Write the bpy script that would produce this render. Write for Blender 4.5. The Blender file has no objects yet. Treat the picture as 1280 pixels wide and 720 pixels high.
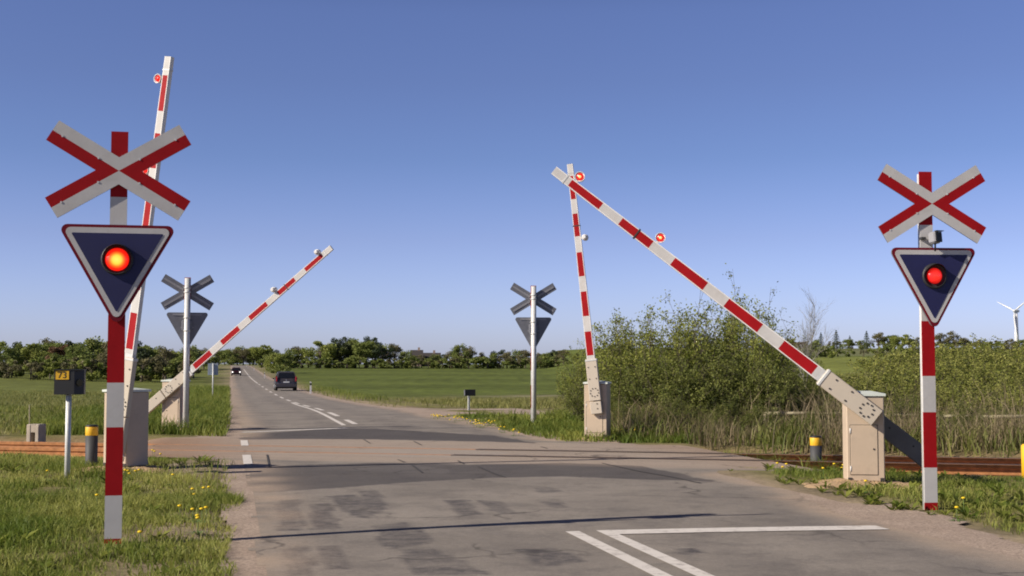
import bpy, math, random
import numpy as np
from mathutils import Vector, Matrix

random.seed(7)
rng = np.random.default_rng(11)
SC = bpy.context.scene
COL = SC.collection
R = math.radians

# ------------------------------------------------------------------ camera
F_PX, CAM_H = 1650.0, 1.55
PITCH = math.atan(95 / F_PX)
cam = bpy.data.objects.new('camera', bpy.data.cameras.new('camera'))
COL.objects.link(cam)
cam.location = (0, 0, CAM_H)
cam.rotation_euler = (math.pi / 2 + PITCH, 0, 0)
cam.data.sensor_width = 36.0
cam.data.lens = 36.0 * F_PX / 1280.0
cam.data.clip_start = 0.1
cam.data.clip_end = 6000
SC.camera = cam


def U(px, py, z=0.0):
    """point of the plane at height z that the photograph shows at px, py"""
    c, s = math.cos(PITCH), math.sin(PITCH)
    v = 360 - py
    r = (px - 640, F_PX * c - v * s, F_PX * s + v * c)
    t = (z - CAM_H) / r[2]
    return (r[0] * t, r[1] * t)


# ------------------------------------------------------------------ road frame and terrain
RD = np.array([-0.208, 0.978])      # along the road
RN = np.array([0.978, 0.208])       # across the road, to the right
TT = np.array([0.9686, -0.2487])    # along the track
TP = np.array([0.2487, 0.9686])     # across the track
RAIL_A, RAIL_B = 21.62, 23.13


def sn(x, y):
    return RD[0] * x + RD[1] * y, RN[0] * x + RN[1] * y


def xy(s, n):
    return s * RD[0] + n * RN[0], s * RD[1] + n * RN[1]


def ss(v, a, b):
    t = np.clip((v - a) / (b - a), 0, 1)
    return t * t * (3 - 2 * t)


_S = np.array([-500, 34, 45, 60, 80, 107, 150, 200, 234, 300, 350, 420, 500, 700, 1000, 3000.])
_Z = np.array([0, 0, -.04, -.30, -.55, -.70, -.76, -.72, -.56, 0.0, .42, .85, 1.0, 1.0, 1.0, 1.0])


def base(s):
    s = np.asarray(s, float)
    acc = 0
    for k in (-6, -3, 0, 3, 6):
        acc = acc + np.interp(s + k * (0.35 + np.clip(s, 0, 300) / 120), _S, _Z)
    return acc / 5


def gz(x, y):
    x = np.asarray(x, float); y = np.asarray(y, float)
    s, n = sn(x, y)
    p = TP[0] * x + TP[1] * y
    z = base(s)
    z = z + .75 * ss(-n, 5, 45) * ss(s, 70, 160)
    z = z + ss(x, 6, 34) * np.interp(y, [30, 60, 150, 400, 900, 3000], [0, .9, 3.0, 5.6, 10, 12])
    inroad = ss(n, -.25, .25) * (1 - ss(n, 6.3, 6.9))
    z = z - .05 * inroad
    trough = ss(p, 19.9, 20.9) * (1 - ss(p, 24.0, 25.2))
    off = 1 - ss(n, -1.5, -.9) * (1 - ss(n, 8.1, 8.9))
    z = z - trough * (.19 * off + .10)
    z = z - .06 * ss(np.abs(n - 3.1), 4.5, 8) * ss(s, 20, 40) * (1 - ss(s, 70, 120))
    bump = np.sin(x * 1.9 + 1.3 * np.sin(y * 1.1)) * np.sin(y * 2.3 + x * .7) * .018
    bump = bump + np.sin(x * .61 + y * .37) * np.sin(y * .53 - x * .29) * .03
    return z + bump * (1 - inroad) * (1 - trough) * ss(np.hypot(x, y), 4, 9)


def gz1(x, y):
    return float(gz(np.array([x]), np.array([y]))[0])


# ------------------------------------------------------------------ materials
def new_mat(name, rgb, rough=.7, metal=0.0, var=0.0, scale=6.0, bump=0.0, bscale=60.0, spec=.5, dirt=None, dscale=3.0, damt=.5):
    m = bpy.data.materials.new(name)
    m.use_nodes = True
    nt = m.node_tree
    b = nt.nodes['Principled BSDF']
    b.inputs['Roughness'].default_value = rough
    b.inputs['Metallic'].default_value = metal
    b.inputs['Specular IOR Level'].default_value = spec
    tc = nt.nodes.new('ShaderNodeTexCoord')
    col = None
    if var > 0 or dirt:
        nz = nt.nodes.new('ShaderNodeTexNoise')
        nz.inputs['Scale'].default_value = scale
        nz.inputs['Detail'].default_value = 6
        nt.links.new(tc.outputs['Object'], nz.inputs['Vector'])
        mp = nt.nodes.new('ShaderNodeMapRange')
        mp.inputs['From Min'].default_value = .3
        mp.inputs['From Max'].default_value = .7
        mp.inputs['To Min'].default_value = 1 - var
        mp.inputs['To Max'].default_value = 1 + var
        nt.links.new(nz.outputs['Fac'], mp.inputs['Value'])
        mul = nt.nodes.new('ShaderNodeVectorMath'); mul.operation = 'SCALE'
        mul.inputs[0].default_value = rgb
        nt.links.new(mp.outputs['Result'], mul.inputs['Scale'])
        col = mul.outputs['Vector']
        if dirt:
            n2 = nt.nodes.new('ShaderNodeTexNoise')
            n2.inputs['Scale'].default_value = dscale
            n2.inputs['Detail'].default_value = 8
            n2.inputs['Roughness'].default_value = .7
            nt.links.new(tc.outputs['Object'], n2.inputs['Vector'])
            m2 = nt.nodes.new('ShaderNodeMapRange')
            m2.inputs['From Min'].default_value = .5
            m2.inputs['From Max'].default_value = .75
            m2.inputs['To Max'].default_value = damt
            nt.links.new(n2.outputs['Fac'], m2.inputs['Value'])
            mx = nt.nodes.new('ShaderNodeMix'); mx.data_type = 'RGBA'
            nt.links.new(m2.outputs['Result'], mx.inputs['Factor'])
            nt.links.new(col, mx.inputs[6])
            mx.inputs[7].default_value = (*dirt, 1)
            col = mx.outputs[2]
        nt.links.new(col, b.inputs['Base Color'])
    else:
        b.inputs['Base Color'].default_value = (*rgb, 1)
    if bump > 0:
        n3 = nt.nodes.new('ShaderNodeTexNoise')
        n3.inputs['Scale'].default_value = bscale
        n3.inputs['Detail'].default_value = 4
        nt.links.new(tc.outputs['Object'], n3.inputs['Vector'])
        bp = nt.nodes.new('ShaderNodeBump')
        bp.inputs['Strength'].default_value = bump
        bp.inputs['Distance'].default_value = .02
        nt.links.new(n3.outputs['Fac'], bp.inputs['Height'])
        nt.links.new(bp.outputs['Normal'], b.inputs['Normal'])
    return m


def emis_mat(name, rgb, emit, strength, rough=.3):
    m = new_mat(name, rgb, rough)
    b = m.node_tree.nodes['Principled BSDF']
    b.inputs['Emission Color'].default_value = (*emit, 1)
    b.inputs['Emission Strength'].default_value = strength
    return m


def leaf_mat(name, c1, c2, trans=.35, rough=.6):
    """leaf colour from the per-leaf 'tint' attribute, a little light let through"""
    m = bpy.data.materials.new(name)
    m.use_nodes = True
    nt = m.node_tree
    b = nt.nodes['Principled BSDF']
    out = nt.nodes['Material Output']
    at = nt.nodes.new('ShaderNodeAttribute'); at.attribute_name = 'tint'
    mx = nt.nodes.new('ShaderNodeMix'); mx.data_type = 'RGBA'
    mx.inputs[6].default_value = (*c1, 1)
    mx.inputs[7].default_value = (*c2, 1)
    nt.links.new(at.outputs['Fac'], mx.inputs['Factor'])
    nt.links.new(mx.outputs[2], b.inputs['Base Color'])
    b.inputs['Roughness'].default_value = rough
    b.inputs['Specular IOR Level'].default_value = .25
    tr = nt.nodes.new('ShaderNodeBsdfTranslucent')
    nt.links.new(mx.outputs[2], tr.inputs['Color'])
    ms = nt.nodes.new('ShaderNodeMixShader')
    ms.inputs['Fac'].default_value = trans
    nt.links.new(b.outputs['BSDF'], ms.inputs[1])
    nt.links.new(tr.outputs['BSDF'], ms.inputs[2])
    nt.links.new(ms.outputs['Shader'], out.inputs['Surface'])
    return m


M = {}
M['white'] = new_mat('white_paint', (.78, .76, .73), .45, var=.05, dirt=(.45, .41, .36), damt=.35, dscale=5)
M['sheet'] = new_mat('white_reflective_sheet', (.56, .54, .52), .6, var=.05, spec=.2, dirt=(.36, .33, .29), damt=.35, dscale=5)
M['red'] = new_mat('red_reflective_paint', (.34, .007, .010), .55, var=.10, spec=.15)
M['maroon'] = new_mat('dark_red_border', (.16, .006, .016), .5, spec=.2)
M['blue'] = new_mat('dark_blue_enamel', (.015, .016, .080), .6, var=.06)
M['galv'] = new_mat('galvanised_steel', (.62, .62, .60), .5, metal=.15, var=.10, scale=18)
M['alu_back'] = new_mat('grey_sign_back', (.16, .165, .19), .6, var=.12, scale=8)
M['alu_rib'] = new_mat('grey_sign_rib', (.28, .28, .30), .55)
M['black'] = new_mat('black_plastic', (.022, .022, .024), .55)
M['gap_shade'] = new_mat('black_gap_shade', (.03, .029, .028), .85)
M['cab'] = new_mat('beige_cabinet_paint', (.52, .41, .30), .55, var=.04, dirt=(.30, .25, .19), damt=.45, dscale=3.2)
M['cab_lid'] = new_mat('pale_cabinet_lid', (.62, .66, .60), .5, var=.05)
M['arm'] = new_mat('cream_arm_paint', (.53, .46, .37), .5, var=.05, dirt=(.35, .30, .24), damt=.3, dscale=6)
M['weight'] = new_mat('shade_grey_weight', (.135, .132, .130), .6, var=.12)
M['bolt'] = new_mat('dark_bolt_steel', (.06, .055, .05), .5, metal=.4)
M['rust'] = new_mat('rusty_rail_steel', (.39, .172, .064), .9, var=.3, scale=9, bump=.3, bscale=80)
M['railhead'] = new_mat('worn_rail_head', (.26, .15, .085), .5, metal=.2, var=.15)
M['sleeper'] = new_mat('weathered_sleeper', (.12, .085, .055), .9, var=.3, bump=.5)
M['yellow'] = new_mat('yellow_reflective', (.80, .45, .02), .5, var=.06)
M['bollard'] = new_mat('dark_grey_bollard', (.05, .05, .052), .65, var=.1)
M['concrete'] = new_mat('old_concrete', (.42, .36, .28), .9, var=.15, bump=.3)
M['wood'] = new_mat('weathered_wood', (.30, .26, .17), .9, var=.35, scale=14)
M['bark'] = new_mat('bark', (.10, .080, .060), .9, var=.3, scale=12)
M['birch'] = new_mat('pale_birch_bark', (.27, .25, .21), .8, var=.3, scale=9)
M['glass'] = new_mat('dark_car_glass', (.012, .014, .018), .08, spec=.8)
M['car_grey'] = new_mat('grey_car_paint', (.075, .068, .078), .28, metal=.35)
M['car_dark'] = new_mat('dark_red_car_paint', (.035, .010, .012), .28, metal=.25)
M['trim'] = new_mat('black_car_trim', (.015, .015, .015), .6)
M['tyre'] = new_mat('tyre_rubber', (.016, .016, .016), .85)
M['alloy'] = new_mat('alloy_rim', (.45, .45, .46), .35, metal=.7)
M['tail'] = new_mat('red_tail_lamp', (.30, .01, .012), .25)
M['plate'] = new_mat('white_plate', (.70, .70, .70), .5)
M['turbine'] = new_mat('white_turbine', (.80, .80, .80), .45)
M['thatch'] = new_mat('dark_roof', (.045, .038, .036), .9, var=.2)
M['farmwall'] = new_mat('farm_wall', (.34, .25, .20), .9, var=.15)
M['flower'] = new_mat('dandelion_yellow', (.80, .55, .015), .8)
M['stem'] = new_mat('flower_stem', (.10, .16, .035), .7)
M['signgrey'] = new_mat('blue_grey_sign_back', (.30, .35, .42), .5)
M['lit_lens'] = emis_mat('bright_red_lens', (.6, .02, .01), (1.0, .035, .008), 1.8)
def lamp_glow(m, zc, stops, strength):
    nt = m.node_tree; b = nt.nodes['Principled BSDF']
    tc = nt.nodes.new('ShaderNodeTexCoord'); sp = nt.nodes.new('ShaderNodeVectorMath'); sp.operation = 'MULTIPLY_ADD'
    sp.inputs[1].default_value = (1, 0, 1); sp.inputs[2].default_value = (0, 0, -zc)
    ln = nt.nodes.new('ShaderNodeVectorMath'); ln.operation = 'LENGTH'
    rp = nt.nodes.new('ShaderNodeValToRGB')
    nt.links.new(tc.outputs['Object'], sp.inputs[0]); nt.links.new(sp.outputs['Vector'], ln.inputs[0])
    sc = nt.nodes.new('ShaderNodeMath'); sc.operation = 'MULTIPLY'; sc.inputs[1].default_value = 8.0
    nt.links.new(ln.outputs['Value'], sc.inputs[0]); nt.links.new(sc.outputs[0], rp.inputs['Fac'])
    el = rp.color_ramp.elements
    for i, (p_, c_) in enumerate(stops):
        e = el[0] if i == 0 else el[len(el) - 1] if i == len(stops) - 1 else el.new(p_)
        e.position = p_; e.color = (*c_, 1)
    nt.links.new(rp.outputs['Color'], b.inputs['Emission Color']); b.inputs['Emission Strength'].default_value = strength


# the bulb sits behind the middle of the lens
lamp_glow(M['lit_lens'], 2.440, [(0, (1, .62, .10)), (.28, (1, .50, .05)), (.46, (1, .13, .01)), (.60, (.85, .012, .004)), (.85, (.45, .004, .002))], 1.25)
M['red_lens'] = emis_mat('red_lens', (.55, .01, .01), (1.0, .02, .012), .55)
lamp_glow(M['red_lens'], 2.450, [(0, (1, .05, .03)), (.35, (1, .03, .02)), (.62, (.55, .008, .006)), (.9, (.25, .004, .004))], .75)
M['boom_lens'] = emis_mat('boom_red_lens', (.55, .015, .012), (1.0, .02, .01), .42)
M['boom_core'] = emis_mat('boom_lamp_core', (.8, .3, .1), (1.0, .36, .12), 1.5)
M['headlamp'] = emis_mat('lit_headlamp', (.8, .8, .8), (1.0, .95, .88), 1.6)
M['leaf_willow'] = leaf_mat('willow_leaves', (0.15, 0.19, 0.03), (0.41, 0.42, 0.1), .45)
M['leaf_dark'] = leaf_mat('dark_leaves', (0.1, 0.13, 0.026), (0.25, 0.26, 0.065), .35)
M['leaf_scrub'] = leaf_mat('scrub_leaves', (0.15, 0.18, 0.034), (0.37, 0.365, 0.095), .40)
M['leaf_oak'] = leaf_mat('broad_leaves', (0.12, 0.165, 0.038), (0.3, 0.32, 0.09), .30)
M['leaf_spring'] = leaf_mat('spring_leaves', (0.17, 0.215, 0.04), (0.36, 0.38, 0.105), .35)
M['leaf_brown'] = leaf_mat('budding_brown_twigs', (.125, .118, .056), (.250, .228, .115), .25)
M['leaf_pine'] = leaf_mat('conifer_needles', (0.036, 0.055, 0.026), (0.085, 0.105, 0.045), .15)
M['leaf_red'] = leaf_mat('copper_leaves', (0.11, 0.06, 0.036), (0.22, 0.12, 0.06), .25)
M['grass'] = leaf_mat('grass_blades', (.125, .180, .022), (.440, .430, .120), .45)
M['grass_lush'] = leaf_mat('lush_grass_blades', (.105, .155, .022), (.330, .345, .075), .45)
M['reed'] = leaf_mat('dry_reeds', (.13, .105, .055), (.36, .285, .17), .30)
M['meadow'] = leaf_mat('meadow_tufts', (.125, .150, .032), (.320, .300, .100), .40)


# ------------------------------------------------------------------ object helpers
def tag(o, label=None, cat=None, group=None, kind=None):
    if label: o['label'] = label
    if cat: o['category'] = cat
    if group: o['group'] = group
    if kind: o['kind'] = kind
    return o


def empty(name, loc, rz=0.0, label=None, cat=None, group=None):
    o = bpy.data.objects.new(name, None)
    COL.objects.link(o)
    o.location = loc
    o.rotation_euler = (0, 0, rz)
    o.empty_display_size = .2
    return tag(o, label, cat, group)


class MB:
    """collects simple shapes into ONE mesh"""
    def __init__(self):
        self.v, self.f, self.m, self.sm = [], [], [], []

    def add(self, verts, faces, mi=0, smooth=False):
        o = len(self.v)
        self.v += [tuple(p) for p in verts]
        for f in faces:
            self.f.append(tuple(i + o for i in f)); self.m.append(mi); self.sm.append(smooth)
        return self

    def box(self, c, d, mi=0, mat=None, bev=0.0):
        x, y, z = d[0] / 2, d[1] / 2, d[2] / 2
        if bev <= 0:
            vs = [(a * x, b * y, e * z) for e in (-1, 1) for a, b in ((-1, -1), (1, -1), (1, 1), (-1, 1))]
            fs = [(3, 2, 1, 0), (4, 5, 6, 7), (0, 1, 5, 4), (1, 2, 6, 5), (2, 3, 7, 6), (3, 0, 4, 7)]
        else:
            k = bev
            ring = [(-x + k, -y), (x - k, -y), (x, -y + k), (x, y - k), (x - k, y), (-x + k, y), (-x, y - k), (-x, -y + k)]
            inr = [(px * (1 - k / x), py * (1 - k / y)) for px, py in ring]
            vs = [(*p, -z) for p in inr] + [(*p, -z + k) for p in ring] + [(*p, z - k) for p in ring] + [(*p, z) for p in inr]
            fs = [tuple(range(7, -1, -1)), tuple(range(24, 32))]
            for l in range(3):
                for i in range(8):
                    j = (i + 1) % 8
                    fs.append((l * 8 + i, l * 8 + j, l * 8 + 8 + j, l * 8 + 8 + i))
        if mat is not None:
            vs = [mat @ Vector(p) for p in vs]
        vs = [(p[0] + c[0], p[1] + c[1], p[2] + c[2]) for p in vs]
        return self.add(vs, fs, mi)

    def tube(self, a, b, r0, r1=None, n=12, mi=0, cap=True, smooth=True):
        r1 = r0 if r1 is None else r1
        a, b = Vector(a), Vector(b)
        q = (b - a).to_track_quat('Z', 'Y')
        vs = []
        for p, r in ((a, r0), (b, r1)):
            for i in range(n):
                t = 2 * math.pi * i / n
                vs.append(p + q @ Vector((r * math.cos(t), r * math.sin(t), 0)))
        self.add(vs, [(i, (i + 1) % n, n + (i + 1) % n, n + i) for i in range(n)], mi, smooth)
        if cap:
            o = len(self.v) - 2 * n
            self.f.append(tuple(range(o + n - 1, o - 1, -1))); self.m.append(mi); self.sm.append(False)
            self.f.append(tuple(range(o + n, o + 2 * n))); self.m.append(mi); self.sm.append(False)
        return self

    def lathe(self, prof, n=20, mi=0, origin=(0, 0, 0), axis=(0, 0, 1), cap=True):
        q = Vector(axis).to_track_quat('Z', 'Y'); o3 = Vector(origin)
        vs = []
        for r, z in prof:
            for i in range(n):
                t = 2 * math.pi * i / n
                vs.append(o3 + q @ Vector((r * math.cos(t), r * math.sin(t), z)))
        fs = []
        for l in range(len(prof) - 1):
            for i in range(n):
                j = (i + 1) % n
                fs.append((l * n + i, l * n + j, l * n + n + j, l * n + n + i))
        self.add(vs, fs, mi, True)
        if cap:
            o = len(self.v) - len(vs)
            if prof[0][0] > 1e-5:
                self.f.append(tuple(range(o + n - 1, o - 1, -1))); self.m.append(mi); self.sm.append(False)
            if prof[-1][0] > 1e-5:
                k = o + (len(prof) - 1) * n
                self.f.append(tuple(range(k, k + n))); self.m.append(mi); self.sm.append(False)
        return self

    def prism(self, pts, y0, y1, mi=0, mi_front=None, mi_back=None):
        """polygon in x,z (counter-clockwise seen from -y) swept from y0 (front) to y1"""
        n = len(pts)
        vs = [(x, y0, z) for x, z in pts] + [(x, y1, z) for x, z in pts]
        self.add(vs, [tuple(range(n))], mi if mi_front is None else mi_front)
        o = len(self.v) - 2 * n
        self.f.append(tuple(o + n + i for i in range(n - 1, -1, -1)))
        self.m.append(mi if mi_back is None else mi_back); self.sm.append(False)
        for i in range(n):
            j = (i + 1) % n
            self.f.append((o + j, o + i, o + n + i, o + n + j)); self.m.append(mi); self.sm.append(False)
        return self

    def build(self, name, mats, parent=None, loc=None):
        me = bpy.data.meshes.new(name)
        me.from_pydata(self.v, [], self.f)
        mats = mats if isinstance(mats, (list, tuple)) else [mats]
        for m in mats: me.materials.append(m)
        me.polygons.foreach_set('material_index', self.m)
        me.polygons.foreach_set('use_smooth', self.sm)
        me.update()
        o = bpy.data.objects.new(name, me)
        COL.objects.link(o)
        if parent: o.parent = parent
        if loc is not None: o.location = loc
        return o


def np_mesh(name, verts, faces, mats, attrs=None, mat_idx=None, smooth=False):
    """fast mesh: faces is an (N,k) int array, attrs are per-vertex floats"""
    me = bpy.data.meshes.new(name)
    nv, (nf, k) = len(verts), faces.shape
    me.vertices.add(nv)
    me.vertices.foreach_set('co', np.asarray(verts, np.float32).ravel())
    me.loops.add(nf * k)
    me.loops.foreach_set('vertex_index', faces.astype(np.int32).ravel())
    me.polygons.add(nf)
    me.polygons.foreach_set('loop_start', np.arange(0, nf * k, k, dtype=np.int32))
    me.polygons.foreach_set('loop_total', np.full(nf, k, np.int32))
    for m in (mats if isinstance(mats, (list, tuple)) else [mats]): me.materials.append(m)
    if mat_idx is not None: me.polygons.foreach_set('material_index', mat_idx.astype(np.int32))
    if smooth: me.polygons.foreach_set('use_smooth', np.ones(nf, bool))
    me.update(calc_edges=True)
    for an, av in (attrs or {}).items():
        av = np.asarray(av, np.float32)
        if av.ndim == 1:
            a = me.attributes.new(an, 'FLOAT', 'POINT'); a.data.foreach_set('value', av)
        else:
            a = me.attributes.new(an, 'FLOAT_COLOR', 'POINT')
            a.data.foreach_set('color', np.concatenate([av, np.ones((len(av), 1))], 1).astype(np.float32).ravel())
    me.validate()
    return me


def link_mesh(name, me, parent=None, loc=None):
    o = bpy.data.objects.new(name, me)
    COL.objects.link(o)
    if parent: o.parent = parent
    if loc is not None: o.location = loc
    return o


def copy_tree(o, parent=None):
    c = o.copy(); COL.objects.link(c); c.parent = parent
    for ch in list(o.children): copy_tree(ch, c)
    return c


# ------------------------------------------------------------------ ground sheet
def attr_noise_mat(name, build):
    m = bpy.data.materials.new(name); m.use_nodes = True
    build(m.node_tree, m.node_tree.nodes['Principled BSDF'])
    return m


def N(nt, t, **kw):
    n = nt.nodes.new(t)
    for k, v in kw.items(): setattr(n, k, v)
    return n


def noise(nt, vec, scale, detail=6, rough=.6):
    n = N(nt, 'ShaderNodeTexNoise')
    n.inputs['Scale'].default_value = scale; n.inputs['Detail'].default_value = detail
    n.inputs['Roughness'].default_value = rough
    nt.links.new(vec, n.inputs['Vector'])
    return n.outputs['Fac']


def remap(nt, v, a, b, c, d):
    n = N(nt, 'ShaderNodeMapRange')
    for k, x in (('From Min', a), ('From Max', b), ('To Min', c), ('To Max', d)): n.inputs[k].default_value = x
    nt.links.new(v, n.inputs['Value'])
    return n.outputs['Result']


def mixc(nt, f, a, b, mode='MIX'):
    n = N(nt, 'ShaderNodeMix', data_type='RGBA', blend_type=mode)
    for idx, v in ((0, f), (6, a), (7, b)):
        if isinstance(v, (int, float)): n.inputs[idx].default_value = v
        elif isinstance(v, tuple): n.inputs[idx].default_value = (*v, 1)
        else: nt.links.new(v, n.inputs[idx])
    return n.outputs[2]


def bumpn(nt, bsdf, h, strength, dist):
    b = N(nt, 'ShaderNodeBump'); b.inputs['Strength'].default_value = strength; b.inputs['Distance'].default_value = dist
    nt.links.new(h, b.inputs['Height']); nt.links.new(b.outputs['Normal'], bsdf.inputs['Normal'])


def ground_nodes(nt, b):
    tc = N(nt, 'ShaderNodeTexCoord').outputs['Object']
    col = N(nt, 'ShaderNodeAttribute', attribute_name='gcol').outputs['Color']
    n1 = remap(nt, noise(nt, tc, .9, 8), .32, .68, .62, 1.32)
    n2 = remap(nt, noise(nt, tc, 14, 6, .7), .3, .7, .68, 1.28)
    n3 = remap(nt, noise(nt, tc, .06, 5), .35, .65, .85, 1.14)
    mu = N(nt, 'ShaderNodeMath', operation='MULTIPLY'); nt.links.new(n1, mu.inputs[0]); nt.links.new(n2, mu.inputs[1])
    mu2 = N(nt, 'ShaderNodeMath', operation='MULTIPLY'); nt.links.new(mu.outputs[0], mu2.inputs[0]); nt.links.new(n3, mu2.inputs[1])
    sc = N(nt, 'ShaderNodeVectorMath', operation='SCALE')
    nt.links.new(col, sc.inputs[0]); nt.links.new(mu2.outputs[0], sc.inputs['Scale'])
    dry = remap(nt, noise(nt, tc, 2.3, 7, .65), .48, .66, 0, .7)
    wf = N(nt, 'ShaderNodeMath', operation='MULTIPLY')
    wild = N(nt, 'ShaderNodeAttribute', attribute_name='wild').outputs['Fac']
    nt.links.new(dry, wf.inputs[0]); nt.links.new(wild, wf.inputs[1])
    c = mixc(nt, wf.outputs[0], sc.outputs['Vector'], (.27, .215, .125))
    nt.links.new(c, b.inputs['Base Color'])
    b.inputs['Roughness'].default_value = .95; b.inputs['Specular IOR Level'].default_value = .1
    bumpn(nt, b, noise(nt, tc, 22, 6, .7), .6, .04)


def lerp3(a, b, t):
    return a * (1 - t)[:, None] + np.asarray(b)[None, :] * t[:, None]


def build_ground():
    def axis(lo, hi, dense_lo, dense_hi, step, growth):
        v = list(np.arange(dense_lo, dense_hi + 1e-6, step))
        st, x = step, dense_hi
        while x < hi:
            st *= growth; x += st; v.append(x)
        st, x = step, dense_lo
        while x > lo:
            st *= growth; x -= st; v.insert(0, x)
        return np.array(v)
    xs = axis(-2500, 2500, -16, 16, .25, 1.09)
    ys = axis(-120, 3600, 6, 50, .25, 1.06)
    X, Y = np.meshgrid(xs, ys)
    x, y = X.ravel(), Y.ravel()
    z = gz(x, y)
    s, n = sn(x, y); p = TP[0] * x + TP[1] * y
    far = np.hypot(x, y)
    wob = np.sin(x * .9 + y * .4) * np.sin(y * .7 - x * .3)
    c = np.tile(np.array([.165, .160, .050]), (len(x), 1))                      # verge grass
    c = lerp3(c, (.140, .160, .040), ss(s, 30, 60) * (n < 3))                    # left meadow
    c = lerp3(c, (.185, .170, .070), ss(s, 36, 50) * ss(n, 7.5, 9) * (1 - ss(s, 74, 92)))   # rough grass right
    c = lerp3(c, (.112, .140, .030), ss(n, 7.6, 9) * ss(s, 76, 92))               # green crop field
    hill = ss(x, 14, 26) * ss(y, 40, 60)
    c = lerp3(c, (.190, .215, .050), hill * (1 - ss(y, 155, 190)))
    c = lerp3(c, (.170, .180, .080), ss(x, 30, 60) * ss(y, 170, 230))
    stripe = np.sin((TT[0] * x + TT[1] * y * 1.6) * .9 + .4 * np.sin(y * .03)) ** 8
    c = c * (1 - (.16 * stripe + .10 * np.sin(y * .11 + x * .02)) * ss(n, 8, 10) * ss(s, 85, 100) * (x < 12))[:, None]
    c = lerp3(c, (.36, .30, .21), np.exp(-((s - 88 + wob * 3) / 3.0) ** 2) * ss(n, 12, 20) * .6)
    verge = (np.exp(-((n + .55) / .35) ** 2) + np.exp(-((n - 6.75) / .5) ** 2) + .9 * (np.abs(n - 3) < 3.3))
    c = lerp3(c, (.34, .265, .19), np.clip(verge, 0, 1) * .9)
    c = lerp3(c, (.26, .175, .105), ss(p, 19.6, 20.6) * (1 - ss(p, 24.4, 25.6)))
    c = lerp3(c, (.26, .205, .125), ss(p, 24.8, 26.0) * (1 - ss(p, 31, 36)) * ss(n, 7.5, 9) * .8)
    wild = (1 - ss(s, 60, 110)) * .9 + .1
    ny, nx = X.shape
    idx = np.arange(nx * ny).reshape(ny, nx)
    faces = np.stack([idx[:-1, :-1], idx[:-1, 1:], idx[1:, 1:], idx[1:, :-1]], -1).reshape(-1, 4)
    me = np_mesh('ground', np.stack([x, y, z], 1), faces, attr_noise_mat('ground_soil_and_grass', ground_nodes),
                 {'gcol': c, 'wild': wild}, smooth=True)
    return tag(link_mesh('ground', me), kind='structure')


build_ground()


# ------------------------------------------------------------------ road, shoulder, crossing deck
def inpoly(px, py, poly):
    res = np.zeros(len(px), bool); j = len(poly) - 1
    for i in range(len(poly)):
        xi, yi = poly[i]; xj, yj = poly[j]
        cond = ((yi > py) != (yj > py)) & (px < (xj - xi) * (py - yi) / (yj - yi + 1e-12) + xi)
        res ^= cond; j = i
    return res


def vnoise(x, y, sc, seed=0):
    """cheap smooth value noise 0..1"""
    r = np.random.default_rng(seed); tab = r.random((64, 64))
    u, v = x * sc + 1000, y * sc + 1000
    i, j = np.floor(u).astype(int), np.floor(v).astype(int)
    a, b = u - i, v - j
    a = a * a * (3 - 2 * a); b = b * b * (3 - 2 * b)
    g = lambda di, dj: tab[(i + di) % 64, (j + dj) % 64]
    return (g(0, 0) * (1 - a) + g(1, 0) * a) * (1 - b) + (g(0, 1) * (1 - a) + g(1, 1) * a) * b


def fbm(x, y, sc, seed=0, o=4):
    t, amp, w = 0, .5, 0
    for k in range(o):
        t = t + amp * vnoise(x, y, sc * 2 ** k, seed + k); w += amp; amp *= .55
    return t / w


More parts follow.
